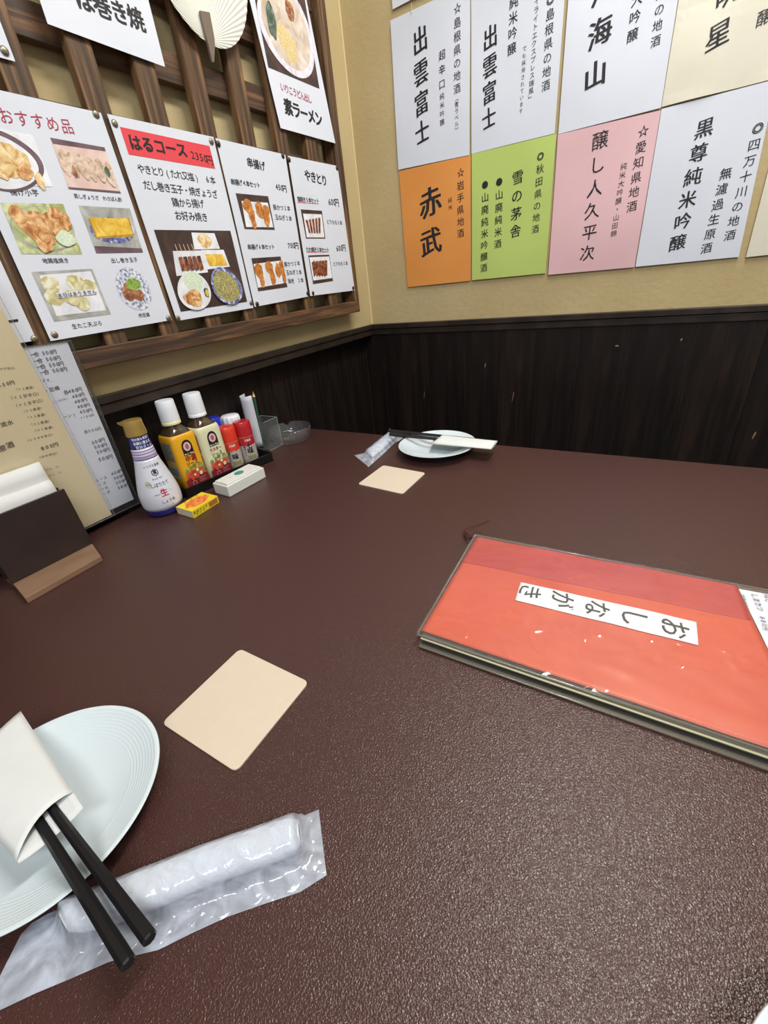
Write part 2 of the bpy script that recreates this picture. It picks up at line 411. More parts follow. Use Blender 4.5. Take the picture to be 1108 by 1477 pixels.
F_MEAT = fd('stewed_meat', '6b3f28', 'c38a63', '96603f', 120)
F_BLUEP = fd('blue_patterned_plate', '4c5578', 'e6e8f0', 'c5cad8', 210, dist=.2)
F_BLUER = fd('blue_rim', '39407a', 'd4d8e8', '7379a8', 130, dist=.3)
F_SKEW = fd('skewered_meat', '38190f', 'b0683f', '7a3f24', 130)
F_CAB = fd('shredded_cabbage', 'b9ccaf', 'e6efd8', 'd0dfc4', 190, dist=3)
F_OKO = fd('savoury_pancake', '6a6238', 'cdc48c', '9d955c', 110, dist=4)
F_NOOD = fd('noodles', 'c3a868', 'e6d6a8', 'd6c088', 230, dist=3)
F_SOUP = fd('soup', 'b8a48c', 'e2d6ca', 'd0c0b0', 30)
F_WAK = fd('seaweed', '3b4a3c', '7c8c7a', '55665a', 90)
F_BOWL = fd('bowl_rim', 'c9c0cc', 'e9e4ec', 'dcd6e0', 60)
F_CHIP = fd('fried_slices', 'b88848', 'f0dfb6', 'dcbb80', 75)
F_BROWN = fd('brown_ramekin', '55414a', '7a626a', '65525a', 20)
F_RED = pm('print_red', 'd8404a', .55)
F_STICK = pm('print_stick', 'cdb28a', .55)
F_YEL = pm('print_mustard', 'd9cf7e', .55)

# ================================================================== POSTERS ON THE LATTICE
PL = left(.0452)
k3 = K(0, 180, 4.262); k4 = K(240, 180, 3.693); k1 = K(0, 0, 3.957); k2 = K(240, 0, 3.957)
kh = K(150, 170, 6.518); kp = K(170, 290, 5.54); kk = K(300, 220, 4.817); kc = K(40, 190, 5.276)
tr = PL.px(145.3, 163); br = PL.px(247.5, 461.6); bl = PL.px(72.7, 492)
s = sheet('menu_poster', 'white poster of six dish photos headed in red, largest poster at the left', 'poster', PL, [(bl[0] - .002, tr[1]), tr, br, bl], PAPER, amp=.0012, px=False, seed=1)
text(s, [('おすすめ品', (7.6, 168), (96, 183), .95, 0, .08)], REDINK, s.obj, 'red_lettering')
text(s, [('揚げ小芋', (18.8, 277.4), (50.4, 278.5), .95, .004), ('蒸しぎょうざ わさぽん酢', k3(465, 440), k3(735, 462), 1.05, .004),
         ('地鶏塩焼き', k3(275, 838), k3(405, 835), .98, .006), ('出し巻き玉子', k3(695, 836), k3(832, 830), .98, .004),
         ('生たこ天ぷら', k3(455, 1240), k3(612, 1220), .98, .006), ('肉豆腐', k3(862, 1172), k3(908, 1168), 1., .006)], INK, s.obj)
print_shapes(s, [('poly', [(-30, 180), (46, 195), (76, 270), (-8, 265)], F_PLATE), ('ell', [(-75, 172), (40, 196), (78, 268), (-30, 285)], F_BROWN), ('ell', [(-75, 180), (32, 200), (70, 266), (-30, 280)], F_PLATE),
    ('blob', k3(45, 175), .012, .013, F_CHIP), ('blob', k3(115, 210), .013, .012, F_CHIP), ('blob', k3(60, 260), .014, .012, F_CHIP), ('blob', k3(10, 210), .012, .013, F_CHIP), ('blob', k3(150, 295), .010, .009, F_CHICK), ('blob', k3(240, 345), .006, .01, F_CHIP), ('blob', k3(15, 300), .009, .008, F_CHIP)], s.obj)
print_shapes(s, [('poly', [k3(305, 80), k3(640, 140), k3(740, 422), k3(420, 395)], F_PINK), ('poly', [k3(305, 80), k3(640, 140), k3(648, 165), k3(322, 118)], F_BROWN), ('poly', [k3(415, 383), k3(735, 410), k3(740, 422), k3(420, 395)], F_BROWN)]
    + [('blob', k3(395 + 55 * i, 235 + 13 * i + (i % 2) * 8), .008, .015, F_GYO) for i in range(6)] + [('blob', k3(655, 290), .004, .007, F_WAK), ('blob', k3(455, 290), .003, .007, F_MEAT)], s.obj)
print_shapes(s, [('poly', [k3(0, 480), k3(385, 487), k3(505, 797), k3(130, 795)], F_LEAF), ('ell', [k3(10, 500), k3(400, 495), k3(500, 780), k3(120, 780)], F_GREY), ('ell', [k3(22, 505), k3(392, 500), k3(490, 765), k3(130, 768)], F_LEAF)]
    + [('blob', k3(a, b), .011, .012, F_CHICK) for a, b in ((110, 560), (160, 620), (230, 590), (215, 660), (300, 600), (285, 690), (350, 570), (385, 590), (355, 640), (265, 725))] + [('blob', k3(400, 700), .014, .01, F_CAB)], s.obj)
print_shapes(s, [('poly', [k3(480, 497), k3(795, 515), k3(878, 785), k3(590, 790)], F_GREY), ('poly', [k3(578, 745), k3(870, 760), k3(878, 785), k3(590, 790)], F_BROWN), ('ell', [k3(515, 570), k3(800, 565), k3(850, 725), k3(590, 735)], F_BLUER), ('poly', [k3(540, 578), k3(790, 572), k3(822, 690), k3(590, 700)], F_EGGD), ('poly', [k3(545, 572), k3(780, 575), k3(812, 672), k3(595, 690)], F_EGG)], s.obj)
print_shapes(s, [('poly', [k3(190, 905), k3(565, 885), k3(680, 1165), k3(330, 1210)], F_GREY), ('poly', [k3(240, 925), k3(555, 900), k3(650, 1140), k3(345, 1175)], F_PLATE)]
    + [('blob', k3(a, b), .013, .011, F_TEMP) for a, b in ((310, 980), (330, 1060), (460, 970), (540, 1000), (500, 1095), (430, 1060))] + [('poly', [k3(340, 1035), k3(585, 1010), k3(592, 1040), k3(352, 1068)], F_PLATE)], s.obj)
text(s, [('本日はありません', k3(362, 1052), k3(572, 1026), .95, .004)], INK, s.obj, h=.0026)
print_shapes(s, [('ell', [k3(672, 885), k3(870, 870), k3(965, 1130), k3(765, 1150)], F_BLUEP), ('blob', k3(795, 1030), .012, .014, F_MEAT), ('blob', k3(850, 1050), .010, .010, F_MEAT), ('blob', k3(820, 985), .013, .010, F_GREEN)], s.obj)

s = sheet('menu_poster', 'white course menu poster with a red heading band and a photo of five dishes', 'poster', PL, [k1(610, 650), k4(250, 65), k4(462, 975), k4(55, 1045)], PAPER, amp=.0012, seed=2)
print_shapes(s, [('poly', [kh(145, 85), kh(990, 265), kh(1045, 480), kh(230, 345)], F_RED)], s.obj, 'red_band')
text(s, [('はるコース', kh(290, 240), kh(728, 308), .98, .03), ('2350円', kh(833, 355), kh(992, 400), 1.7, .004)], INK, s.obj, h=.0008)
text(s, [('やきとり(たれ又塩) 6本', kh(345, 482), kh(1020, 590), 1.12, .004), ('だし巻き玉子・焼ぎょうざ', kh(400, 635), kh(1038, 722), 1.1, .006),
         ('鶏から揚げ', kh(668, 798), kh(908, 812), 1.05, .006), ('お好み焼き', kh(695, 920), kh(943, 938), 1.05, .006)], INK, s.obj)
print_shapes(s, [('poly', [kp(285, 230), kp(895, 238), kp(1030, 805), kp(500, 885)], F_DARK), ('poly', [kp(585, 252), kp(768, 258), kp(812, 382), kp(610, 388)], F_PLATE), ('blob', kp(690, 320), .016, .012, F_CHIP),
    ('poly', [kp(435, 400), kp(670, 395), kp(718, 570), kp(465, 600)], F_PLATE), ('poly', [kp(660, 392), kp(840, 390), kp(890, 525), kp(705, 548)], F_PLATE), ('poly', [kp(690, 425), kp(828, 425), kp(872, 515), kp(728, 522)], F_EGG)]
    + [('poly', [kp(450 + 32 * i, 345), kp(455 + 32 * i, 345), kp(475 + 33 * i, 400), kp(469 + 33 * i, 400)], F_STICK) for i in range(5)]
    + [('poly', [kp(478 + 36 * i, 450 - 2 * i), kp(506 + 36 * i, 445 - 2 * i), kp(540 + 35 * i, 550 - 2 * i), kp(508 + 36 * i, 562 - 2 * i)], F_SKEW) for i in range(5)]
    + [('ell', [kp(440, 575), kp(690, 560), kp(770, 850), kp(500, 890)], F_PLATE), ('blob', kp(590, 640), .022, .018, F_CAB), ('blob', kp(600, 780), .022, .014, F_CHICK), ('blob', kp(700, 730), .006, .009, F_WAK), ('blob', kp(705, 735), .004, .006, F_EGG),
       ('ell', [kp(690, 540), kp(905, 520), kp(1030, 800), kp(800, 850)], F_BLUER), ('ell', [kp(715, 565), kp(890, 550), kp(1000, 785), kp(810, 825)], F_OKO)], s.obj)

s = sheet('menu_poster', 'white fried skewer price poster with two photos on white plates', 'poster', PL, [k4(262, 70), k4(632, 160), k4(755, 915), k4(470, 970)], PAPER, amp=.0012, seed=3)
text(s, [('串揚げ', kk(290, 72), kk(375, 97), 1.0, .02), ('串揚げ4本セット', kk(170, 205), kk(348, 228), 1.1, .012), ('450円', kk(475, 242), kk(530, 253), 1.7, .012), ('豚かつ2本', kk(462, 382), kk(558, 390), .98, .006), ('玉ねぎ2本', kk(475, 450), kk(570, 460), .98, .006),
         ('串揚げ6本セット', kk(285, 658), kk(450, 655), 1.05, .012), ('700円', kk(562, 650), kk(614, 648), 1.7, .012), ('豚かつ2本', kk(540, 778), kk(628, 770), .98, .006), ('玉ねぎ2本', kk(553, 835), kk(640, 832), .98, .006), ('海老 2本', kk(565, 895), kk(653, 888), .98, .006)], INK, s.obj)
print_shapes(s, [('poly', [kk(190, 283), kk(415, 305), kk(462, 538), kk(252, 532)], F_DARK), ('poly', [kk(230, 337), kk(412, 350), kk(452, 520), kk(262, 518)], F_PLATE)]
    + [('blob', kk(a, b), rx, ry, F_FRY) for a, b, rx, ry in ((275, 380, .014, .013), (300, 430, .010, .013), (315, 490, .007, .012), (350, 385, .011, .012), (365, 420, .015, .010), (400, 410, .011, .012), (405, 465, .009, .013))], s.obj)
print_shapes(s, [('poly', [kk(300, 735), kk(503, 722), kk(552, 935), kk(348, 965)], F_DARK), ('poly', [kk(315, 775), kk(508, 750), kk(545, 905), kk(345, 940)], F_PLATE)]
    + [('blob', kk(a, b), rx, ry, F_FRY) for a, b, rx, ry in ((352, 820, .013, .015), (375, 890, .008, .014), (425, 800, .013, .013), (448, 870, .009, .016), (485, 820, .009, .014), (510, 800, .009, .015), (525, 860, .007, .016))], s.obj)
s = sheet('menu_poster', 'white grilled skewer price poster beside the corner, rightmost of the lower row', 'poster', PL, [k4(645, 165), k4(910, 220), k4(1003, 882), k4(765, 912)], PAPER, amp=.0016, seed=4)
text(s, [('やきとり', kk(690, 163), kk(806, 197), 1.1, .02), ('塩焼き5本セット', kk(628, 325), kk(760, 338), 1.12, .012), ('600円', kk(842, 347), kk(893, 350), 1.75, .01), ('とりもも5本', kk(832, 482), kk(922, 490), 1.0, .006),
         ('たれ焼き5本セット', kk(690, 675), kk(832, 677), 1.15, .012), ('600円', kk(898, 670), kk(943, 664), 1.75, .01), ('とりもも5本', kk(877, 775), kk(962, 770), 1., .006)], INK, s.obj)
print_shapes(s, [('poly', [kk(616, 345), kk(768, 355), kk(769, 359), kk(617, 349)], F_RED)], s.obj, 'red_underline'); print_shapes(s, [('poly', [kk(683, 692), kk(838, 690), kk(839, 693), kk(684, 696)], F_RED)], s.obj, 'red_underline')
print_shapes(s, [('poly', [kk(642, 395), kk(790, 405), kk(815, 598), kk(680, 598)], F_DARK), ('poly', [kk(658, 425), kk(788, 430), kk(808, 590), kk(685, 590)], F_PLATE)]
    + [('poly', [kk(675 + 22 * i, 470 - 4 * i), kk(690 + 22 * i, 468 - 4 * i), kk(712 + 17 * i, 560), kk(700 + 17 * i, 562)], F_SKEW) for i in range(5)], s.obj)
print_shapes(s, [('poly', [kk(695, 715), kk(842, 710), kk(867, 893), kk(728, 915)], F_DARK), ('poly', [kk(702, 728), kk(840, 722), kk(862, 872), kk(728, 890)], F_PLATE)]
    + [('poly', [kk(718 + 22 * i, 765 - 4 * i), kk(738 + 22 * i, 750), kk(750 + 19 * i, 850), kk(733 + 18 * i, 865)], F_SKEW) for i in range(5)], s.obj)

# ramen poster, yaki poster and two cut-off sheets
s = sheet('menu_poster', 'white noodle soup poster with a photo of a round bowl, above the skewer posters', 'poster', left(.0465), [(-.416, 1.70), (-.216, 1.70), (-.1596, 1.4061), (-.3689, 1.4053)], PAPER, amp=.001, px=False, seed=5)
print_shapes(s, [('poly', [k2(478, -130), k2(775, -80), k2(873, 507), k2(580, 385)], F_DARK), ('ell', [k2(455, -130), k2(760, -90), k2(890, 490), k2(600, 390)], F_BOWL), ('ell', [k2(482, -100), k2(750, -60), k2(858, 440), k2(620, 360)], F_SOUP),
    ('blob', k2(705, 270), .022, .024, F_NOOD), ('blob', k2(660, 210), .018, .018, F_NOOD), ('blob', k2(600, 130), .014, .028, F_WAK), ('blob', k2(700, 60), .014, .016, F_MEAT)], s.obj)
text(s, [('いりこうどん出し', k2(662, 500), k2(818, 568), 1.2, .006)], REDINK, s.obj, 'red_lettering')
text(s, [('素ラーメン', k2(695, 615), k2(868, 682), 1.1, .03)], INK, s.obj)
s = sheet('menu_poster', 'white poster with large black dish name, cut off by the top left of the photo', 'poster', left(.0465), [(-.836, 1.68), (-.648, 1.68), (-.6495, 1.4441), (-.8354, 1.4477)], PAPER, amp=.001, px=False, seed=6)
text(s, [('ほ巻き焼', k1(475, 0), k1(775, 110), 1.05, .022)], INK, s.obj)
s = sheet('menu_poster', 'pale sheet at the far upper left with a thumbtack near its lower corner', 'poster', PL, [(-1.1, 1.69), (-.9013, 1.69), (-.8987, 1.3952), (-1.1, 1.3952)], PAPER, amp=.001, px=False, seed=7)
br = PL.px(53, 491)
s = sheet('menu_poster', 'white poster left of the six-dish poster, mostly hidden behind the price menus', 'poster', PL, [(br[0] - .21, 1.383), (br[0], 1.383), br, (br[0] - .21, br[1])], PAPER, amp=.001, px=False, seed=8)
k6 = K(0, 430, 7.036)
print_shapes(s, [('poly', [k6(35, 232), k6(178, 212), k6(185, 238), k6(45, 258)], INK)], s.obj, 'black_bar')
for u, v, lb in ((6.3, 73, 'thumbtack in the pale sheet at the far upper left'), (138.5, 164.8, 'thumbtack at the top right corner of the six-dish poster'), (165.5, 178, 'thumbtack at the top left corner of the red-banded course poster'),
                 (305, 204, 'thumbtack at the top right corner of the red-banded course poster'), (315, 207.5, 'thumbtack at the top left corner of the fried skewer poster'), (408, 225, 'thumbtack at the top right corner of the fried skewer poster'),
                 (417, 230.5, 'thumbtack at the top left corner of the grilled skewer poster'), (486, 242.6, 'thumbtack at the top right corner of the grilled skewer poster'), (78.6, 483, 'thumbtack at the bottom left corner of the six-dish poster'),
                 (50, 489, 'thumbtack at the bottom right corner of the poster hidden behind the price menus'), (243, 459, 'thumbtack at the bottom right corner of the six-dish poster'), (256.5, 459, 'thumbtack at the bottom left corner of the red-banded course poster'),
                 (362, 437, 'thumbtack at the bottom right corner of the red-banded course poster'), (371, 438.6, 'thumbtack at the bottom left corner of the fried skewer poster'), (444, 423, 'thumbtack at the bottom right corner of the fried skewer poster'),
                 (451.5, 423, 'thumbtack at the bottom left corner of the grilled skewer poster'), (509.5, 415.5, 'thumbtack at the bottom right corner of the grilled skewer poster')):
    tack(u, v, lb, dark=lb.count('skewer') > 0 and u > 305)

# paper fan
fan = thing('paper_fan', (.055, -.545, 1.48), 'white pleated round paper fan hanging handle down on the lattice', 'fan')
g = G(); cy, cz = -.532, 1.622; oy, oz = -.546, 1.50; N = 96; V = [(.058, oy, oz)]
for ring_ in (1, 2):
    for i in range(N):
        t = 2 * math.pi * i / N; R = .118 * (1 + .08 * max(0, -math.sin(t)) ** 4)
        yy, zz = cy + R * math.cos(t), cz + R * math.sin(t); f = 1 if ring_ == 2 else .5
        V.append((.058 + (.0009 if i % 2 else -.0007) * f, oy + (yy - oy) * f, oz + (zz - oz) * f))
Fc = [(0, 1 + i, 1 + (i + 1) % N) for i in range(N)] + [(1 + i, 1 + N + i, 1 + N + (i + 1) % N, 1 + (i + 1) % N) for i in range(N)]
g.add(V, Fc); o = g.obj('leaf', pm('cream_fan_paper', 'd8d8cc', .7), fan)
sm = o.modifiers.new('thickness', 'SOLIDIFY'); sm.thickness = .0006
hg = G(); hp = [(-.556, 1.533), (-.5335, 1.537), (-.535, 1.503), (-.5385, 1.491), (-.5485, 1.468), (-.5525, 1.468), (-.5535, 1.491), (-.555, 1.505)]
for xx in (.0602, .0645): hg.v += [Vector((xx, a, b)) for a, b in hp]
n = len(hp); hg.f = [tuple(range(n)), tuple(range(2 * n - 1, n - 1, -1))] + [(i, (i + 1) % n, n + (i + 1) % n, n + i) for i in range(n)]; hg.m = [0] * len(hg.f)
hg.obj('handle', pm('fan_handle_wood', '6f6053', .6), fan)

# ================================================================== PRICE MENUS IN CLEAR SLEEVES (left)
k5 = K(0, 430, 4.218)
FILM = film('clear_sleeve', .03, rough=.12)
FILMEDGE = film('clear_sleeve_edge', .5, col='55534c', rough=.2)
def tilted(off=0):                              # the price menus hang from the lattice and swing back towards the wall
    e_ = Vector((.058, 0, .317)).normalized(); n_ = Vector((0, 1, 0)).cross(e_)
    p_ = Plane(Vector((-.003, 0, .735)) + n_ * off, (0, 1, 0), e_); return p_
PB = tilted()
mw_ = thing('price_menu', (.0, -1.08, .74), 'white drink price list in a clear sleeve, beside the dark blue soy sauce bottle', 'menu')
U = lambda pl, *p: [pl.px(*q) for q in p]
(wx0, wy0), (wx1, wy1), (wx2, wy2) = U(PB, (97, 493), (196, 722), (31, 499))
sf = sheet('paper', None, None, PB, [(wx0 - .21, wy0 + .004), (wx0, wy0), (wx1 - .003, wy1 + .005), (wx1 - .213, wy1 + .005)], PAPER, px=False, parent=mw_, seed=11)
text(sf, [('一合 500円', k6(330, 575), k6(548, 545), 1.5, .006), ('一合 500円', k6(365, 640), k6(588, 608), 1.5, .006), ('一合 500円', k6(395, 700), k6(620, 665), 1.5, .006), ('一合 500円', k6(430, 755), k6(655, 722), 1.5, .006),
          ('ります。', k6(400, 838), k6(530, 830), .9), ('・巨峰', k6(470, 940), k6(578, 914), .95, .006), ('各480円', k5(402, 573), k5(483, 555), 1.5, .004), ('(100%)', k5(330, 633), k5(405, 610), 1.2), ('480円', k5(445, 600), k5(500, 586), 1.5, .004), ('480円', k5(460, 632), k5(516, 618), 1.5, .004),
          ('480円', k5(477, 662), k5(533, 650), 1.5, .004), ('650円', k5(493, 692), k5(548, 682), 1.5, .004), ('+100円', k5(495, 728), k5(562, 712), 1.2), ('ーン)', k5(395, 722), k5(450, 708), .95), ('各500円', k5(522, 813), k5(603, 795), 1.2), ('500円', k5(565, 880), k5(623, 862), 1.5, .004),
          ('500円', k5(580, 908), k5(638, 893), 1.5, .004), ('500円', k5(595, 938), k5(653, 921), 1.5, .004), ('500円', k5(607, 983), k5(670, 965), 1.5, .004), ('ュース', k5(590, 1108), k5(640, 1092), .9), ('ース', k5(608, 1135), k5(635, 1125), .9), ('ール', k5(620, 1163), k5(648, 1152), .9), ('ーダ', k5(635, 1190), k5(660, 1180), .9),
          ('400円', k5(682, 1070), k5(735, 1050), 1.5, .004), ('300円', k5(697, 1098), k5(748, 1080), 1.5, .004), ('300円', k5(710, 1126), k5(762, 1106), 1.5, .004), ('380円', k5(722, 1155), k5(775, 1135), 1.5, .004)], GREYINK, sf.obj)
(ex0, ey0), (ex1, ey1) = U(PB, (101.5, 491.5), (201, 725))
sheet('sleeve', None, None, tilted(.001), [(ex0 - .215, ey0 + .004), (ex0, ey0), (ex1, ey1), (ex1 - .215, ey1)], FILM, px=False, parent=mw_, single=True)
def edge(pl, a, b, w_, parent, name='sleeve_edge', m=None, h=0):
    A, B = pl.P(*a, h), pl.P(*b, h); G().tube([A, B], w_, seg=6).obj(name, m or FILMEDGE, parent)
e = tilted(.0008)
edge(e, (ex0, ey0), (ex1, ey1), .0016, mw_); edge(e, (ex1 - .215, ey1), (ex1, ey1), .0016, mw_); edge(e, (ex0 - .215, ey0 + .004), (ex0, ey0), .001, mw_)
CREAM = pm('cream_paper', 'd8c9a2', .6, c2='dccfab', ns=6)
mc = thing('price_menu', (.056, -1.13, .752), 'tall cream paper sake price list in a clear sleeve, behind the napkin holder', 'menu')
PC = tilted(.004)
(cx0, cy0), (cx1, cy1) = U(PC, (31, 499), (162, 744)); cs_ = (cx1 - cx0) / (cy1 - cy0); ctop = cy0 + .12
sf = sheet('paper', None, None, PC, [(cx0 + cs_ * .12 - .21, ctop), (cx0 + cs_ * .12, ctop), (cx1, cy1 + .003), (cx1 - .213, cy1 + .003)], CREAM, px=False, parent=mc, seed=12, amp=.0006)
BINK = pm('brown_black_ink', '4e4436', .6)
text(sf, [('（やや甘口）', k5(-15, 432), k5(92, 424), .95), ('650円', k5(-5, 532), k5(72, 514), 1.25, .008)] + [(t_, k5(*a), k5(*b), .9, .002) for t_, a, b in (
    ('（＋１普通）', (95, 556), (208, 541)), ('（＋１甘辛口）', (62, 608), (238, 580)), ('（＋１甘辛口）', (92, 655), (262, 620)), ('（＋１普通）', (140, 690), (255, 667)), ('（＋１普通）', (165, 727), (280, 706)), ('（＋１普通）', (187, 770), (300, 747)), ('（＋１普通）', (210, 807), (325, 783)),
    ('（＋５やや辛口）', (165, 868), (322, 828)), ('（やや辛口）', (237, 972), (350, 940)), ('（＋１.５）', (272, 1046), (360, 1022)), ('（＋１.５）', (288, 1082), (378, 1056)))] +
    [('流水', k5(20, 768), k5(60, 757), .95, .01), ('原酒', k5(12, 915), k5(60, 893), .95, .01), ('800円', k5(258, 915), k5(338, 892), 1.3, .008)], BINK, sf.obj)
sheet('sleeve', None, None, tilted(.0056), [(cx0 + cs_ * .12 - .215, ctop + .003), (cx0 + cs_ * .12 + .005, ctop + .003), (cx1 + .005, cy1), (cx1 - .216, cy1)], FILM, px=False, parent=mc, single=True)
e = tilted(.0054)
edge(e, (cx1 - .216, cy1), (cx1 + .005, cy1), .0014, mc); edge(e, (cx0 + cs_ * .12 + .005, ctop), (cx1 + .005, cy1), .0005, mc, m=film('soft_sleeve_edge', .35, col='b0b0aa', rough=.2))

# ================================================================== SAKE SHEETS ON THE BACK WALL
BK = back(-.0035)
A_ = K(540, 0, 3.957); B_ = K(560, 180, 4.2615); C_ = K(780, 150, 3.378); D_ = K(800, 0, 3.597)
zup = lambda c, z: (c[0], z)
p1, p2, p3, p4 = BK.px(576, 246), BK.px(679, 223.4), BK.px(804, 193.5), BK.px(954, 157)
top_z = .893 + 0
BR_ = .13
def col(s_, a, b, k=.95, bold=.0, brush=BR_, sx=1): return (s_, a, b, k, bold, brush, sx)
s = sheet('sake_sheet', 'white sake sheet with four bold brush characters, directly above the orange sheet', 'paper sheet', BK, [BK.px(563.2, 29.8), (BK.px(679, 0)[0] - .001, BK.px(563.2, 29.8)[1] + .003), BK.px(677.7, 223.7), BK.px(575.4, 245.1)], PAPER, amp=.003, px=False, seed=21)
text(s, [col('出雲富士', A_(262, 232), A_(276, 758), .86, .022, .2, .86), col('☆島根県の地酒', A_(474, 50), A_(474, 508), .84, .006), col('（青ラベル）', A_(472, 562), A_(472, 745), .95), col('超辛口', A_(388, 315), A_(388, 482), .72, .008), col('純米吟醸', A_(388, 552), A_(390, 700), .8, .004)], INK, s.obj)
s = sheet('sake_sheet', 'white sake sheet with tall narrow text columns, directly above the lime green sheet', 'paper sheet', BK, [(BK.px(680.3, 221.9)[0] - .001, 1.66), (BK.px(800.3, 192.6)[0] + .001, 1.66), BK.px(800.3, 192.6), BK.px(680.3, 221.9)], PAPER, amp=.003, px=False, seed=22)
text(s, [col('出雲富士', A_(662, 215), A_(655, 678), .88, .022, .2, .86), col('純米吟醸', A_(797, 12), A_(785, 280), .85, .01), col('トワイライトエクスプレス瑞風」', A_(935, -94), A_(893, 563), .92, .004), col('でも採用されています', A_(858, 278), A_(838, 635), .8), col('◎島根県の地酒', A_(1010, -2), A_(980, 490), .86, .006)], INK, s.obj)
ORANGE = pm('orange_paper', 'd98c3f', .6, c2='df9547', ns=5)
s = sheet('sake_sheet', 'orange sake sheet with two large brush characters, lowest left on the back wall', 'paper sheet', BK, [B_(68, 285), B_(508, 187), B_(508, 958), B_(120, 998)], ORANGE, amp=.003, seed=23)
text(s, [('赤', B_(262, 480), B_(262, 480), .072, .022, .2), ('武', B_(264, 722), B_(264, 722), .070, .022, .2), col('☆岩手県地酒', B_(447, 297), B_(447, 668), .8, .004, .1), col('純米', B_(383, 465), B_(385, 508), .8, 0)], INK, s.obj)
LIME = pm('lime_green_paper', 'b0c466', .6, c2='b7cb6d', ns=5)
s = sheet('sake_sheet', 'lime green sake sheet between the orange and the pink sheets', 'paper sheet', BK, [B_(515, 180), B_(1035, 55), B_(968, 912), B_(517, 955)], LIME, amp=.003, seed=24)
text(s, [col('◎秋田県の地酒', B_(941, 195), B_(905, 642), .78, .006), col('雪の茅舎', B_(798, 325), B_(783, 655), .78, .012), col('●山廃純米酒', B_(686, 352), B_(675, 733), .78, .01), col('●山廃純米吟醸酒', B_(599, 370), B_(590, 880), .78, .01)], INK, s.obj)
PINKP = pm('pink_paper', 'd9b0b4', .6, c2='dfb8bb', ns=5)
s = sheet('sake_sheet', 'pink sake sheet between the lime green and the lower white sheets', 'paper sheet', BK, [C_(85, 150), C_(587, 30), C_(457, 795), C_(38, 832)], PINKP, amp=.003, seed=25)
text(s, [col('☆愛知県地酒', C_(500, 135), C_(445, 500), .82, .004), col('純米大吟醸・山田錦', C_(405, 305), C_(357, 632), .85), col('醸し人久平次', C_(290, 180), C_(228, 728), .8, .004, .08)], INK, s.obj)
s = sheet('sake_sheet', 'white sake sheet with a long brush column, directly right of the pink sheet', 'paper sheet', BK, [BK.px(954.7, 157.4), (BK.px(1108, 121)[0] + .012, BK.px(1108, 121)[1] + .004), BK.px(1065.7, 370.5), BK.px(916.8, 384.8)], PAPER, amp=.003, px=False, seed=26)
text(s, [col('◎四万十川の地酒', C_(1062, 118), C_(922, 640), .8, .006), col('無濾過生原酒', C_(902, 340), C_(808, 703), .8, .008), col('黒尊純米吟醸', C_(798, 120), C_(667, 677), .82, .015)], INK, s.obj)
s = sheet('sake_sheet', 'white sake sheet with bold characters for sea and mountain, above the pink sheet', 'paper sheet', BK, [(BK.px(805.6, 193.8)[0], 1.66), (BK.px(953.5, 155.7)[0] - .001, 1.66), BK.px(953.5, 155.7), BK.px(805.6, 193.8)], PAPER, amp=.003, px=False, seed=27)
text(s, [col('八海山', D_(262, -65), D_(212, 392), .72, .025, .2), col('純米大吟醸', D_(455, -205), D_(405, 185), .8, .012), col('新潟県の地酒', D_(575, -210), D_(525, 215), .8, .008)], INK, s.obj)
IVORY = pm('ivory_paper', 'd5d0bb', .6, c2='dad6c4', ns=8)
s = sheet('sake_sheet', 'cream crinkled sake sheet in the top right corner of the photo', 'paper sheet', BK, [(BK.px(954.3, 155.7)[0], 1.66), (BK.px(954.3, 155.7)[0] + .225, 1.66), (BK.px(954.3, 155.7)[0] + .225, BK.px(1108, 120)[1] + .005), BK.px(954.3, 154.5)], IVORY, amp=.005, freq=11, px=False, seed=28)
text(s, [col('明星', D_(905, -40), D_(850, 185), .72, .012, .3), col('醸', D_(1090, 90), D_(1090, 90), .024, .006)], INK, s.obj)
def cu(a, b): return .010 * max(0, 1 - (a - 0.98) / .05) * max(0, 1 - (b - 1.05) / .05) if a < 1.03 and b < 1.10 else 0
q = BK.px(1076, 371)
s = sheet('sake_sheet', 'blank cream sheet at the right edge, beside the white sheet with the long brush column', 'paper sheet', BK, [(BK.px(1100, 235)[0] + .012, BK.px(1108, 121)[1] - .02), (1.25, BK.px(1108, 121)[1] - .02), (1.25, q[1] + .004), q], IVORY, amp=.003, px=False, seed=29)
s = sheet('sake_sheet', 'corner of a white sheet cut off by the photo top, above the tape strip', 'paper sheet', BK, [(.152, 1.80), (.36, 1.80), (.36, BK.px(567, 14)[1] + .005), BK.px(567, 14)], PAPER, amp=.004, px=False, seed=30)
ct = G()
pth = [BK.P(*BK.px(594, v), .001) for v in (4, 12, 19)]
o = ct.tube(pth, .0008, seg=6).obj('tape_strip', pm('yellowed_tape', 'd6c690', .4)); tag(o, 'thin strip of yellowed tape between the topmost sheet and the white sheet below', 'tape')

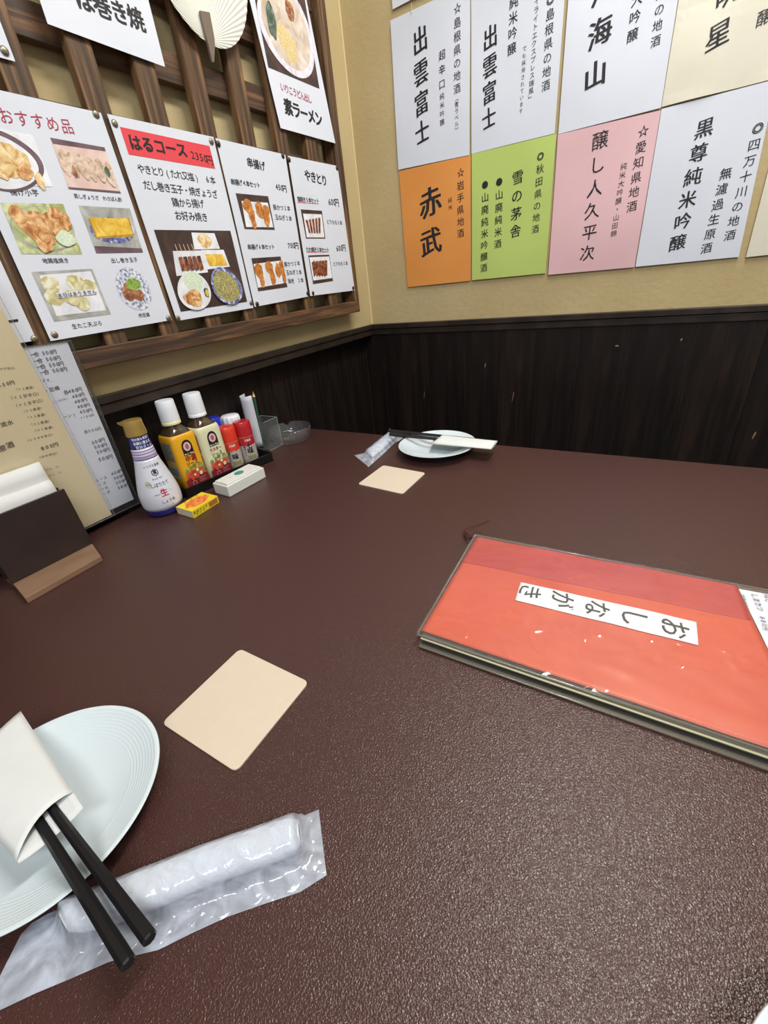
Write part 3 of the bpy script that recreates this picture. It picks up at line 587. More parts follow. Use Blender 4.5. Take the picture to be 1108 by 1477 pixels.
# ================================================================== COASTERS
COAST = pm('tan_coaster_board', 'cbbca8', .7, c2='ccbeab', ns=60, bump=.1, bs=300)
def rounded(pts, r, n=6):
    out = []; m = len(pts)
    for i in range(m):
        p, a, b = Vector(pts[i]), Vector(pts[i - 1]), Vector(pts[(i + 1) % m])
        u, v = (a - p).normalized(), (b - p).normalized(); c = p + (u + v) * r; 
        for k in range(n + 1):
            t = k / n; q = p + u * r * (1 - t) ** 2 + v * r * t ** 2; out.append((q.x, q.y))
    return out
def coaster(cs, label):
    pts = [on_table(*c).xy for c in cs]
    o = G().prism(rounded(pts, .007), TZ + .0001, TZ + .0016).obj('coaster', COAST); tag(o, label, 'coaster')
coaster([(346.6, 937), (446, 985), (341, 1115), (234, 1044.4)], 'square tan board coaster with rounded corners near the front plate')
coaster([(553, 672), (614, 683), (581, 713.4), (516.5, 699)], 'smaller looking tan coaster in front of the far plate')

# ================================================================== PLATES
PORC = pm('white_porcelain', 'cdd9de', .12, coat=.4)
def plate(c, label):
    prof = [(.00001, .0035), (.030, .0035), (.036, .0005), (.0405, .0005), (.0425, .0035), (.060, .0095), (.078, .0175), (.0885, .0222), (.0893, .0232), (.0885, .0238), (.087, .0234)]
    r = .0860
    while r > .03:
        zz = .0062 + .0172 * max(0, (r - .033) / .053) ** 1.55 + (.00016 * math.cos((r - .06) * 2 * math.pi / .0028) if r > .062 else 0)
        prof.append((r, zz)); r -= .0007 if r > .062 else .004
    prof += [(.018, .0061), (.00001, .0061)]
    o = G().lathe(prof, (c[0], c[1], TZ), seg=128).obj('plate', PORC, smooth=True, origin=(c[0], c[1], TZ)); tag(o, label, 'plate')
plate((.4921, -1.3451), 'white round porcelain plate at the lower left edge of the photo')
plate((.4583, -.4935), 'white round porcelain plate at the far side of the table')

# ================================================================== CHOPSTICKS AND SLEEVES
CHOP = pm('black_chopstick', '18181a', .3, spec=.5)
SLV = pm('chopstick_paper', 'ced2d1', .75, c2='d3d6d5', ns=30)
def stick(a, b, r0, r1, label, group):
    a, b = Vector(a), Vector(b); g = G(); d = (b - a).normalized()
    g.tube([a, a + d * .001, b - d * .0012, b], [r0 * .8, r0, r1, r1 * .78], seg=8)
    o = g.obj('chopstick', CHOP); tag(o, label, 'chopstick', group)
h1 = .7500
def ext(a, b, L):
    a, b = Vector(a), Vector(b); return b + (a - b).normalized() * L
e1 = on_table(186, 1391, .7475); i1 = on_table(58, 1187, .7505); e2 = on_table(217, 1355, .7475); i2 = on_table(80, 1172, .7505)
stick(ext(i1, e1, .225), e1, .0028, .0047, 'black chopstick nearer the front edge on the near plate, leftmost tip', 'near chopsticks')
stick(ext(i2, e2, .225), e2, .0028, .0047, 'black chopstick pointing at the towel packet, right one of the near pair', 'near chopsticks')
def sleeve(cs, z, label, hollow, name='chopstick_sleeve', zs=None):
    """flattened paper tube; cs: far-left, open-right, open-left(front), far-front corners on the table plane"""
    P0, P1, P2, P3 = [Vector(c) for c in cs]       # P0-P1 one long side, P3-P2 the other; P1,P2 at the open mouth
    t = thing(name, (P0 + P2) / 2, label, 'chopstick sleeve')
    for nm, sgn, ins in (('back_flap', -1, 0), ('front_flap', 1, 1)):
        nx, ny = 20, 10; V = []
        for i in range(nx + 1):
            for j in range(ny + 1):
                u, v = i / nx, j / ny
                uu = u
                if ins: uu = u * (1 - (.13 * (1 - v) + .02 * v + .045 * math.sin(math.pi * v)))
                p = (P0 * (1 - uu) + P1 * uu) * (1 - v) + (P3 * (1 - uu) + P2 * uu) * v
                bul = hollow * math.sin(math.pi * min(1, max(0, v))) ** .7 * (.35 + .65 * uu)
                V.append(p + Vector((0, 0, (bul if sgn > 0 else -bul * .55) + .0003 * sgn)))
        Fq = [(i * (ny + 1) + j, (i + 1) * (ny + 1) + j, (i + 1) * (ny + 1) + j + 1, i * (ny + 1) + j + 1) for i in range(nx) for j in range(ny)]
        o = mk(nm, V, Fq, SLV, t, smooth=True); m_ = o.modifiers.new('thickness', 'SOLIDIFY'); m_.thickness = .00025
    return t
zs = .7535
sleeve([on_table(30, 1026, zs), on_table(120, 1165, zs), on_table(27, 1245, zs), on_table(-75, 1130, zs)], zs, 'white paper chopstick sleeve lying on the near plate', .0060)
# far setting
zf = .7485
fe1, fe2 = on_table(561, 621.5, zf + .001), on_table(562, 626.5, zf + .001); fm1, fm2 = on_table(632, 628.5, zf), on_table(632, 633, zf)
dd = (fm1 - fe1).normalized() * .12
stick(fm1 + dd, fe1, .0028, .0045, 'black chopstick of the far pair, nearer the back wall', 'far chopsticks')
stick(fm2 + dd, fe2, .0028, .0045, 'black chopstick of the far pair, nearer the small towel packet', 'far chopsticks')
sleeve([on_table(718, 636, zf), on_table(627, 626.5, zf), on_table(622, 640, zf), on_table(708.5, 648, zf)], zf, 'white paper chopstick sleeve lying across the far plate', .0068)

# ================================================================== WET TOWEL PACKETS
FILMW = film('milky_packet_film', .46, col='dce6f6', rough=.14, bump=.35, bs=80, bdist=.003, rand=True)
TOWEL = pm('white_towel', 'd2d6da', .9, bump=.5, bs=400, bdist=.0006)
def packet(pairs, label, th, rc, rw, s0, s1, wr, name='towel_packet', n=110, m=36, edgeline=True):
    T_ = [on_table(*p[0], TZ).xy for p in pairs]; B_l = [on_table(*p[1], TZ).xy for p in pairs]
    mid = [(a + b) / 2 for a, b in zip(T_, B_l)]; L = [0]
    for i in range(1, len(mid)): L.append(L[-1] + (mid[i] - mid[i - 1]).length)
    def samp(arr, s_):
        x_ = s_ * L[-1]
        for i in range(1, len(L)):
            if x_ <= L[i] + 1e-9: f = (x_ - L[i - 1]) / (L[i] - L[i - 1]); return arr[i - 1] * (1 - f) + arr[i] * f
        return arr[-1]
    def prof(s_, t_):
        d2 = abs(t_ - rc) / rw
        k_ = .5 + .5 * (1 - d2 * d2) ** .5 if d2 < 1 else .5 * max(0, 1 - (d2 - 1) / .4) ** 1.6
        e_ = 1
        for d_ in (s_ - s0, s1 - s_): e_ = min(e_, max(0, min(1, .5 + d_ / .05)))
        e_ = e_ * e_ * (3 - 2 * e_)
        return k_ * e_
    root = thing(name, (*mid[len(mid) // 2], TZ), label, 'towel packet')
    V = []
    for lay in (0, 1):
        for i in range(n + 1):
            for j in range(m + 1):
                s_, t_ = i / n, j / m; a, b = samp(T_, s_), samp(B_l, s_); p = a * (1 - t_) + b * t_
                ef = min(1, 6 * min(t_, 1 - t_), 12 * min(s_, 1 - s_) + .15)
                # smoothed drape of the film over the roll
                hgt = sum(prof(s_ + ds, t_ + dt) for ds, dt in ((0, 0), (0, .08), (0, -.08), (.02, 0), (-.02, 0))) / 5
                hgt = th * max(hgt, prof(s_, t_)) * 1.04 + .0018
                q = Vector((p.x * 55, p.y * 55, 3.1))
                wrk = (1 - abs(noise.noise(q) * 2)) ** 3 * .6 + noise.noise(q * 2.7) * .45
                z_ = TZ + .0006 if lay else TZ + hgt * (ef if hgt < .004 else 1) + wr * (wrk + .5) * ef + .0008
                V.append((p.x, p.y, z_))
    F_ = []; NN = (n + 1) * (m + 1)
    for i in range(n):
        for j in range(m):
            a = i * (m + 1) + j; F_.append((a, a + m + 1, a + m + 2, a + 1))
    mk('wrapper', V[:NN], F_, FILMW, root, smooth=True)
    # the rolled towel inside
    g = G(); seg = 28; rings = 30; V = []
    for i in range(rings + 1):
        s_ = s0 + (s1 - s0) * i / rings; a, b = samp(T_, s_), samp(B_l, s_); c_ = a * (1 - rc) + b * rc; w2 = (b - a) * rw * .93; endf = (.62, .84, .95)[min(i, rings - i)] if min(i, rings - i) < 3 else 1
        for k_ in range(seg):
            t_ = 2 * math.pi * k_ / seg; x_ = math.cos(t_) * (1 + .03 * math.sin(5 * t_)) * endf; z_ = math.sin(t_) * endf
            p = c_ + w2 * x_; V.append((p.x, p.y, TZ + .0012 + th * .5 * (1 + z_) * (1 + .04 * noise.noise((p.x * 80, p.y * 80, k_)))))
    F_ = [(i * seg + k_, i * seg + (k_ + 1) % seg, (i + 1) * seg + (k_ + 1) % seg, (i + 1) * seg + k_) for i in range(rings) for k_ in range(seg)]
    F_ += [tuple(range(seg)), tuple(rings * seg + k_ for k_ in reversed(range(seg)))]
    mk('rolled_towel', V, F_, TOWEL, root, smooth=True)
    return root, samp, T_, B_l
kb = K(0, 920, 2.308)
pk = packet([(kb(1062, 573), kb(1088, 792)), (kb(985, 605), kb(1000, 848)), (kb(880, 645), kb(880, 888)), (kb(690, 710), kb(760, 930)), (kb(500, 785), kb(640, 985)), (kb(410, 820), kb(530, 1040)), (kb(245, 888), kb(365, 1080)), (kb(165, 918), kb(240, 1135)), (kb(110, 950), kb(120, 1185)), (kb(75, 985), kb(-70, 1275))],
            'rolled wet towel in milky clear plastic wrap beneath the near chopsticks', .0185, .335, .30, .07, .80, .0016)
class TopSurf:                                   # faint date stamp on the wrap
    def P(s_, a, b, h): 
        o_ = on_table(*kb(590, 800), .7385); d_ = (on_table(*kb(655, 772), .7385) - on_table(*kb(530, 815), .7385)).normalized(); n_ = Vector((-d_.y, d_.x, 0))
        return o_ + d_ * a + n_ * b
text(TopSurf(), [('00:50:81', (-.012, .001), (.012, .001), 1.3)], pm('faded_stamp_ink', 'a6a9ae', .6), pk[0], 'date_stamp', px=False)
kf = K(490, 600, 4.432)
packet([(kf(318, 82), kf(405, 145)), (kf(300, 125), kf(345, 180)), (kf(245, 165), kf(290, 235)), (kf(190, 210), kf(245, 275)), (kf(150, 240), kf(215, 302)), (kf(93, 253), kf(185, 328))],
       'small looking rolled wet towel in plastic wrap left of the far plate', .011, .5, .36, .14, .86, .0012, n=50, m=20)

# ================================================================== MENU BOOK
mb = thing('menu_book', (.84, -.93, TZ), 'red and orange covered menu book in clear plastic lying on the right', 'menu book')
CLR = film('book_clear_plastic', .035, rough=.07, bump=.3, bs=16, bdist=.004)
CLE = film('book_plastic_edge', .55, col='8b8478', rough=.15)
nl, fl, fr_, nr = on_table(600.5, 914, .7345), on_table(685, 771, .7345), on_table(1064, 843, .7345), on_table(1180, 1112, .7345)
def quadslab(name, pts, z0, z1, mat, parent=mb, bev=0):
    o = G().prism([(p.x, p.y) for p in pts], z0, z1, bev=bev).obj(name, mat, parent); return o
ct_ = (nl + fl + fr_ + nr) / 4
def inset(pts, d):
    out = []; m_ = len(pts)
    for i in range(m_):
        p, a, b = pts[i], pts[i - 1], pts[(i + 1) % m_]; out.append(p + (a - p).normalized() * d + (b - p).normalized() * d)
    return out
nl2, nr2 = on_table(603.5, 932, .7215), on_table(1180, 1135, .7215)
bott = [Vector((nl2.x, nl2.y, 0)), Vector((fl.x + .002, fl.y, 0)), Vector((fr_.x, fr_.y, 0)), Vector((nr2.x, nr2.y, 0))]
quadslab('back_cover', bott, TZ + .0002, TZ + .0022, film('grey_clear_cover', .75, col='6f6b62', rough=.15), bev=.0006)
for i in range(4):
    z_ = TZ + .0028 + i * .0019
    quadslab('inner_page', inset([b.lerp(Vector((t.x, t.y, 0)), .3 + i * .2) for b, t in zip(bott, (nl, fl, fr_, nr))], .003 + .0015 * (i % 2)), z_, z_ + .0007, [pm('page_gap_shadow', '35322e', .4), pm('page_plastic', '6a6a64', .25, coat=.6), pm('page_cream', 'bdb998', .6), pm('page_plastic', '6a6a64', .25)][i])  # lowest sheet is coloured dark to paint the shadow between the covers
BP = Plane((nl.x, nl.y, .7335), (0, -1, 0), (1, 0, 0))
def bw(a, b): return .0007 * noise.noise((a * 22, b * 16, 5)) + .0004 * noise.noise((a * 60, b * 35, 9))
def fw(a, b):
    q_ = noise.noise((a * 30 + 2, b * 24, 3)); return bw(a, b) + .0013 * max(0, 1 - abs(q_) * 7) ** 2 * (1 if noise.noise((a * 14, b * 12, 8)) > -.05 else 0) + .0002 * noise.noise((a * 110, b * 90, 1))
def bsheet(name, px_, mat, h, parent, th=.0003, nx=60, ny=44, single=False, bw=bw):
    q = [BP.px(*p) for p in px_]; V = []; F_ = []
    for lay in (0, -th):
        for j in range(ny + 1):
            for i in range(nx + 1):
                u, v = i / nx, j / ny; a, b = [(q[0][k] * (1 - u) + q[1][k] * u) * (1 - v) + (q[3][k] * (1 - u) + q[2][k] * u) * v for k in (0, 1)]
                V.append(BP.O + BP.ex * a + BP.ey * b + BP.n * (h + lay + bw(a, b)))
    NN = (nx + 1) * (ny + 1)
    for j in range(ny):
        for i in range(nx):
            a = j * (nx + 1) + i; F_.append((a, a + 1, a + nx + 2, a + nx + 1)); F_.append((NN + a, NN + a + nx + 1, NN + a + nx + 2, NN + a + 1))
    ring = [i for i in range(nx + 1)] + [(j + 1) * (nx + 1) + nx for j in range(ny)] + [ny * (nx + 1) + nx - 1 - i for i in range(nx)] + [(ny - 1 - j) * (nx + 1) for j in range(ny - 1)]
    for k in range(len(ring)):
        a, b = ring[k], ring[(k + 1) % len(ring)]; F_.append((b, a, a + N_(NN), b + N_(NN)))
    if single: F_ = [tuple(reversed(f)) for f in F_[:2 * nx * ny:2]]; V = V[:NN]
    return mk(name, V, F_, mat, parent, smooth=True)
N_ = lambda v: v
REDO = pm('orange_red_paper', 'c44c2b', .45, c2='bc4426', ns=9)
REDD = pm('dark_red_paper', 'a42a28', .45, c2='b03630', ns=14, lo=.3, hi=.7)
km = K(590, 730, 2.139)
bsheet('cover_paper', [(688, 775), (1063, 845), (1190, 1106), (607.5, 909)], REDO, -.0004, mb)
bsheet('dark_red_band', [(688, 774.5), (1063, 844), (1084, 894.5), (666, 810)], REDD, .0001, mb)
lab = bsheet('title_label', [km(345, 235), km(887, 358), km(893, 430), km(327, 291)], pm('label_white', 'dde0e2', .5), .0006, mb)
BP.w = bw
text(BP, [('おしながき', km(818, 378), km(372, 265), .80, .013, .05)], pm('brush_ink', '2e2e2c', .6), lab, h=.0008)
bsheet('cover_film', [(685, 771), (1064, 843), (1192, 1112), (600.5, 914)], CLR, .0016, mb, nx=150, ny=110, single=True, bw=fw)
BP.w = lambda a, b: 0
def pedge(p, q, r=.0011): G().tube([on_table(*p, .7342), on_table(*q, .7342)], r, seg=8).obj('plastic_rim', CLE, mb, smooth=True)
pedge((602, 915), (685.5, 772)); pedge((602, 915), (1192, 1112), .0014); pedge((685.5, 772), (1064, 843.5), .0008)
g = G(); bz = .7226
g.tube([on_table(605, 932, bz), on_table(1192, 1140, bz)], .0012, seg=8); g.obj('plastic_rim', CLE, mb, smooth=True)
CORD = pm('dark_red_cord', '5a1f22', .8)
c0 = on_table(686, 773, .732)
def cord(pts):
    P_ = [on_table(u, v, z_) for u, v, z_ in pts]; out = []
    for i in range(len(P_) - 1):
        p0, p1, p2, p3 = P_[max(i - 1, 0)], P_[i], P_[i + 1], P_[min(i + 2, len(P_) - 1)]
        for k_ in range(6):
            t = k_ / 6; out.append(.5 * ((2 * p1) + (p2 - p0) * t + (2 * p0 - 5 * p1 + 4 * p2 - p3) * t * t + (3 * p1 - p0 - 3 * p2 + p3) * t ** 3))
    out.append(P_[-1]); return out
kt = K(590, 740, 5.276)
ct2 = G()
for p in ([(*kt(490, 185), .733), (*kt(430, 140), .731), (*kt(420, 120), .726), (*kt(500, 95), .7225), (*kt(610, 55), .7215)], [(*kt(490, 185), .733), (*kt(440, 180), .728), (*kt(425, 130), .724), (*kt(470, 170), .728), (*kt(500, 140), .7225), (*kt(590, 172), .7215)], [(*kt(490, 190), .732), (*kt(440, 195), .7245), (*kt(430, 150), .7225), (*kt(480, 175), .726)]):
    ct2.tube(cord(p), .00065, seg=6)
ct2.obj('cord_tassel', CORD, mb, smooth=True)
# opened white menu to the right of it
ml = thing('menu_sheet', (1.1, -.92, TZ), 'handwritten white menu page in clear plastic at the right edge, beside the red book', 'menu')
pg = [on_table(1066, 848, .7325), on_table(1320, 895, .7325), on_table(1420, 1120, .7325), on_table(1200, 1120, .7325)]
G().prism([(p.x, p.y) for p in (on_table(1069, 851, .7305), on_table(1320, 897, .7305), on_table(1420, 1120, .7305), on_table(1215, 1120, .7305))], .7225, .7301).obj('inner_page', pm('page_white', 'cfcfc8', .5, coat=.4), ml)
G().prism([(p.x, p.y) for p in pg], .7303, .7312).obj('page', pm('page_bright', 'd6dbe4', .5), ml)
G().prism([(p.x, p.y) for p in (on_table(1065, 842, .733), on_table(1330, 890, .733), on_table(1430, 1125, .733), on_table(1205, 1125, .733))], .7202, .7222).obj('back_cover', CLE, ml)
G().prism([(p.x, p.y) for p in (on_table(1064, 842, .733), on_table(1330, 890, .733), on_table(1430, 1125, .733), on_table(1200, 1125, .733))], .7316, .7321).obj('clear_cover', CLR, ml)
G().tube([on_table(1065, 843, .7325), on_table(1330, 891, .7325)], .0009, seg=6).obj('plastic_rim', CLE, ml)
kq = K(980, 780, 8.656)
q_ = Plane((0, 0, .7314), (0, -1, 0), (1, 0, 0))
kq2 = lambda a, b: kq(a, b)
text(q_, [('しまカツ', kq(940, 690), kq(1005, 855), .95, .0), ('880円', kq(1030, 965), kq(1075, 1100), 1.1), ('（特製焼き）', kq(770, 660), kq(840, 860), .95), ('ねぎ', kq(1100, 700), kq(1120, 760), .9)], GREYINK, ml, h=.0009)

# ================================================================== NAPKIN HOLDER
nh = thing('napkin_holder', (.05, -1.15, TZ), 'dark brown wooden napkin holder at the left edge with a lighter foot', 'napkin holder')
NB = pm('dark_brown_panel', '2a1f1d', .42, c2='30241f', ns=30)
NF = pm('brown_foot_wood', '7c5f4a', .5, c2='8a6c55', ns=12, stretch=(4, 1, 4), bump=.2, bs=60)
A1, A2, A3, A4 = on_table(132.7, 783.9, TZ + .010), on_table(145.5, 802, TZ + .010), on_table(36, 863, TZ + .010), on_table(19, 842, TZ + .010)
G().prism([(A1.x - .045, A1.y + .004), (A1.x, A1.y), (A2.x, A2.y), (A3.x, A3.y), (A4.x, A4.y), (A4.x - .045, A4.y + .003)], TZ + .0002, TZ + .010, bev=.0008).obj('foot', NF, nh)
def panel(xb, xt, y0, y1, zt, nm):
    th = .005; V = [(xb, y0, TZ + .0102), (xb, y1, TZ + .0102), (xt, y1, zt), (xt, y0, zt)]; V += [(x_ - th, y_, z_) for x_, y_, z_ in V]
    g = G(); g.add(V, [(0, 1, 2, 3), (7, 6, 5, 4), (0, 4, 5, 1), (1, 5, 6, 2), (2, 6, 7, 3), (3, 7, 4, 0)]); g.obj(nm, NB, nh)
panel(A1.x + .001, A1.x - .003, A4.y - .001, A1.y + .001, .8365, 'front_panel')
panel(A1.x - .026, A1.x - .025, A4.y - .001, A1.y + .001, .835, 'back_panel')
# paper napkins: a stack of thin folded sheets
NP = pm('white_napkin', 'd6d7d4', .85, bump=.25, bs=120)
pn = thing('napkin_stack', (.02, -1.15, TZ + .005), 'stack of white folded paper napkins standing in the brown holder', 'napkins')
for i in range(6):
    dx = .0022 * i; tall = .888 - .0006 * i if i > 1 else .8555 + .001 * i
    y1 = -1.0875 - .0004 * i; V = []; nx = 8; nz = 8
    for a in range(nz + 1):
        for b in range(nx + 1):
            fz, fy = a / nz, b / nx; lean = -.003 * fz * fz
            V.append((A1.x - .0085 - dx + lean + .0006 * noise.noise((fz * 3, fy * 3, i)), -1.2 + (y1 - .006 * fz + 1.2) * fy, TZ + .0103 + (tall - TZ - .0103) * fz + (.001 * math.sin(fy * 5 + i) if a == nz else 0)))
    F_ = [(a * (nx + 1) + b, a * (nx + 1) + b + 1, (a + 1) * (nx + 1) + b + 1, (a + 1) * (nx + 1) + b) for a in range(nz) for b in range(nx)]
    o = mk('napkin', V, F_, NP, pn, smooth=True); m_ = o.modifiers.new('thickness', 'SOLIDIFY'); m_.thickness = .0017; m_.offset = -1

# ================================================================== CONDIMENT TRAY
TRAYM = pm('black_plastic', '121112', .3)
TF = TZ + .0028
tray = thing('condiment_tray', (.03, -.76, TZ), 'black plastic tray holding the sauce bottles against the left wall', 'tray')
tp = [Vector((.056, -.885, 0)), Vector((.090, -.655, 0)), Vector((-.008, -.632, 0)), Vector((-.027, -.872, 0))]
G().prism([(p.x, p.y) for p in tp], TZ + .0002, TF - .0002, bev=.0006).obj('base', TRAYM, tray)
g = G(); outer = rounded([p.xy for p in tp], .006, 4); inner = rounded([p.xy for p in inset(tp, .0025)], .005, 4); n = len(outer)
V = [(*p, TZ + .0004) for p in outer] + [(*p, TZ + .021) for p in outer] + [(*p, TZ + .021) for p in inner] + [(*p, TZ + .0004) for p in inner]
g.add(V, [(k_ * n + i, k_ * n + (i + 1) % n, ((k_ + 1) % 4) * n + (i + 1) % n, ((k_ + 1) % 4) * n + i) for k_ in range(4) for i in range(n)])
g.obj('rim', TRAYM, tray)

class Face:                                      # flat face of a bottle: a across, b up
    def __init__(s, c, ang, d): s.c = Vector(c); s.n = Vector((math.cos(ang), math.sin(ang), 0)); s.ex = Vector((-s.n.y, s.n.x, 0)); s.d = d
    def P(s, a, b, h): return s.c + s.n * (s.d + h) + s.ex * a + Vector((0, 0, b))
class Round:                                     # surface of a turned bottle
    def __init__(s, c, ang, rf): s.c = Vector(c); s.ang = ang; s.rf = rf
    def P(s, a, b, h):
        r = s.rf(b); t = s.ang + a / r; return s.c + Vector(((r + h) * math.cos(t), (r + h) * math.sin(t), b))
def fshape(surf, pts, mat, parent, name, h=.0006):
    return G().add([surf.P(a, b, h) for a, b in pts], [tuple(range(len(pts)))]).obj(name, mat, parent)
def grid_on(surf, a0, a1, b0, b1, mat, parent, name, h=.0004, nx=12, ny=4):
    V = [surf.P(a0 + (a1 - a0) * i / nx, b0 + (b1 - b0) * j / ny, h) for j in range(ny + 1) for i in range(nx + 1)]
    return mk(name, V, [(j * (nx + 1) + i, j * (nx + 1) + i + 1, (j + 1) * (nx + 1) + i + 1, (j + 1) * (nx + 1) + i) for j in range(ny) for i in range(nx)], mat, parent, smooth=True)

# --- soy sauce bottle
sc = (.0555, -.9365, TZ)
soy = thing('soy_sauce_bottle', sc, 'white tapered soy sauce bottle with a dark blue neck and gold cap', 'bottle')
sprof = [(.034, 0.0006), (.038, .002), (.0395, .006), (.0405, .012), (.0425, .020), (.0432, .030), (.0425, .042), (.0395, .056), (.0355, .070), (.031, .085), (.0268, .098), (.0245, .108), (.0228, .120), (.0215, .132), (.0195, .145), (.0175, .152)]
def rsoy(z):
    for (r0, z0), (r1, z1) in zip(sprof, sprof[1:]):
        if z0 <= z <= z1: f = (z - z0) / (z1 - z0); return r0 + (r1 - r0) * f
    return sprof[-1][0]
SW = pm('soy_bottle_white', 'd3d6e0', .25, coat=.3); SB = pm('soy_bottle_blue', '2a2470', .25, coat=.3); SL = pm('pale_lilac', 'cfc4d8', .3)
G().lathe([(rsoy(z), z) for z in (.014, .02, .03, .036, .042, .05, .056, .063, .07, .078, .085, .092, .098, .104, .108)], sc, seg=48).obj('body', SW, soy, smooth=True)
G().lathe(sprof[:4] + [(rsoy(.014), .014)], sc, seg=48).obj('blue_base', SB, soy, smooth=True)
G().lathe([(rsoy(z) - .00005, z) for z in (.108, .115, .122, .128)], sc, seg=48).obj('striped_shoulder', SL, soy, smooth=True)
G().lathe([(rsoy(z), z) for z in (.128, .132, .139, .145, .150, .152)], sc, seg=48).obj('blue_neck', SB, soy, smooth=True)
st_ = G()
for z0 in (.1085, .1135, .1185, .1235): st_.lathe([(rsoy(z0) + .0001, z0), (rsoy(z0) + .0004, z0 + .0002), (rsoy(z0 + .0011) + .0004, z0 + .0009), (rsoy(z0 + .0011) + .0001, z0 + .0011)], sc, seg=40)
st_.obj('stripes', pm('purple_stripe', '4b3580', .4), soy, smooth=True)
GOLD = pm('gold_cap_plastic', 'a98a48', .3, metal=.35, coat=.3)
cg = G().lathe([(.0205, .150), (.0212, .151), (.0208, .157), (.0195, .166), (.0195, .174), (.0185, .1765), (.00001, .1775)], sc, seg=40)
av = math.radians(-118); cd_ = Vector((math.cos(av), math.sin(av), 0)); cp = Vector((-cd_.y, cd_.x, 0)); o_ = Vector(sc)
lip = [o_ + cd_ * .016 + cp * .007 + Vector((0, 0, .176)), o_ + cd_ * .016 - cp * .007 + Vector((0, 0, .176)), o_ + cd_ * .0265 - cp * .003 + Vector((0, 0, .1765)), o_ + cd_ * .0265 + cp * .003 + Vector((0, 0, .1765)),
       o_ + cd_ * .017 + cp * .006 + Vector((0, 0, .168)), o_ + cd_ * .017 - cp * .006 + Vector((0, 0, .168)), o_ + cd_ * .0262 - cp * .002 + Vector((0, 0, .1745)), o_ + cd_ * .0262 + cp * .002 + Vector((0, 0, .1745))]
cg.add(lip, [(0, 1, 2, 3), (7, 6, 5, 4), (0, 4, 5, 1), (1, 5, 6, 2), (2, 6, 7, 3), (3, 7, 4, 0)]); cg.obj('cap', GOLD, soy, auto=35)
RS = Round(sc, math.radians(-14), rsoy)
text(RS, [('いつでも新鮮', (-.016, .0965), (.012, .0965), .95, .004), ('キッコーマン', (-.0105, .0735), (.0075, .0735), .98, .02), ('しぼりたて', (-.017, .0625), (.014, .0625), 1.05, .004), ('しょうゆ', (-.0095, .030), (.0135, .030), .95, .006),
          ('特選丸大豆', (-.019, .0455), (-.0105, .0455), .95, .01), ('100ml', (.011, .0475), (.018, .0475), 1.2), ('こいくちしょうゆ(本醸造)', (-.012, .021), (.012, .021), .95)], INK, soy, h=.0004, px=False)
text(RS, [('生', (-.0005, .0465), (-.0005, .0465), .0155, .03)], pm('vermilion_ink', 'c8303a', .5), soy, 'red_lettering', h=.0005, px=False)
text(RS, [('開封後も常温で', (-.016, .1455), (.016, .1455), .95, .01), ('新鮮に使える', (-.015, .1385), (.015, .1385), .98, .02), ('密封ボトル', (-.013, .1315), (.015, .1315), .9, .01)], pm('white_ink', 'dfe3ef', .5), soy, 'white_lettering', h=.0005, px=False)
hx = [(.0075 * math.cos(math.radians(30 + 60 * i)) - .0015, .0845 + .0065 * math.sin(math.radians(30 + 60 * i))) for i in range(6)]; hi_ = [(-.0015 + (a + .0015) * .78, .0845 + (b - .0845) * .78) for a, b in hx]
g = G(); g.add([RS.P(a, b, .0005) for a, b in hx + hi_], [(i, (i + 1) % 6, 6 + (i + 1) % 6, 6 + i) for i in range(6)]); g.obj('hexagon_emblem', INK, soy)
text(RS, [('萬', (-.0015, .0848), (-.0015, .0848), .0075, .03)], INK, soy, 'emblem_mark', h=.0005, px=False)
g = G(); g.add([RS.P(-.024 + .0062 * math.cos(t / 24 * 2 * math.pi), .066 + .0062 * math.sin(t / 24 * 2 * math.pi), .0004) for t in range(24)], [tuple(range(24))]); g.obj('round_seal', pm('pale_gold_seal', 'bdb9a8', .5), soy)
text(RS, [('特選品', (-.0278, .066), (-.0205, .066), .95)], pm('seal_ink', '8b8670', .5), soy, 'seal_lettering', h=.0006, px=False)
soy.scale = (.885, .885, 1.065)

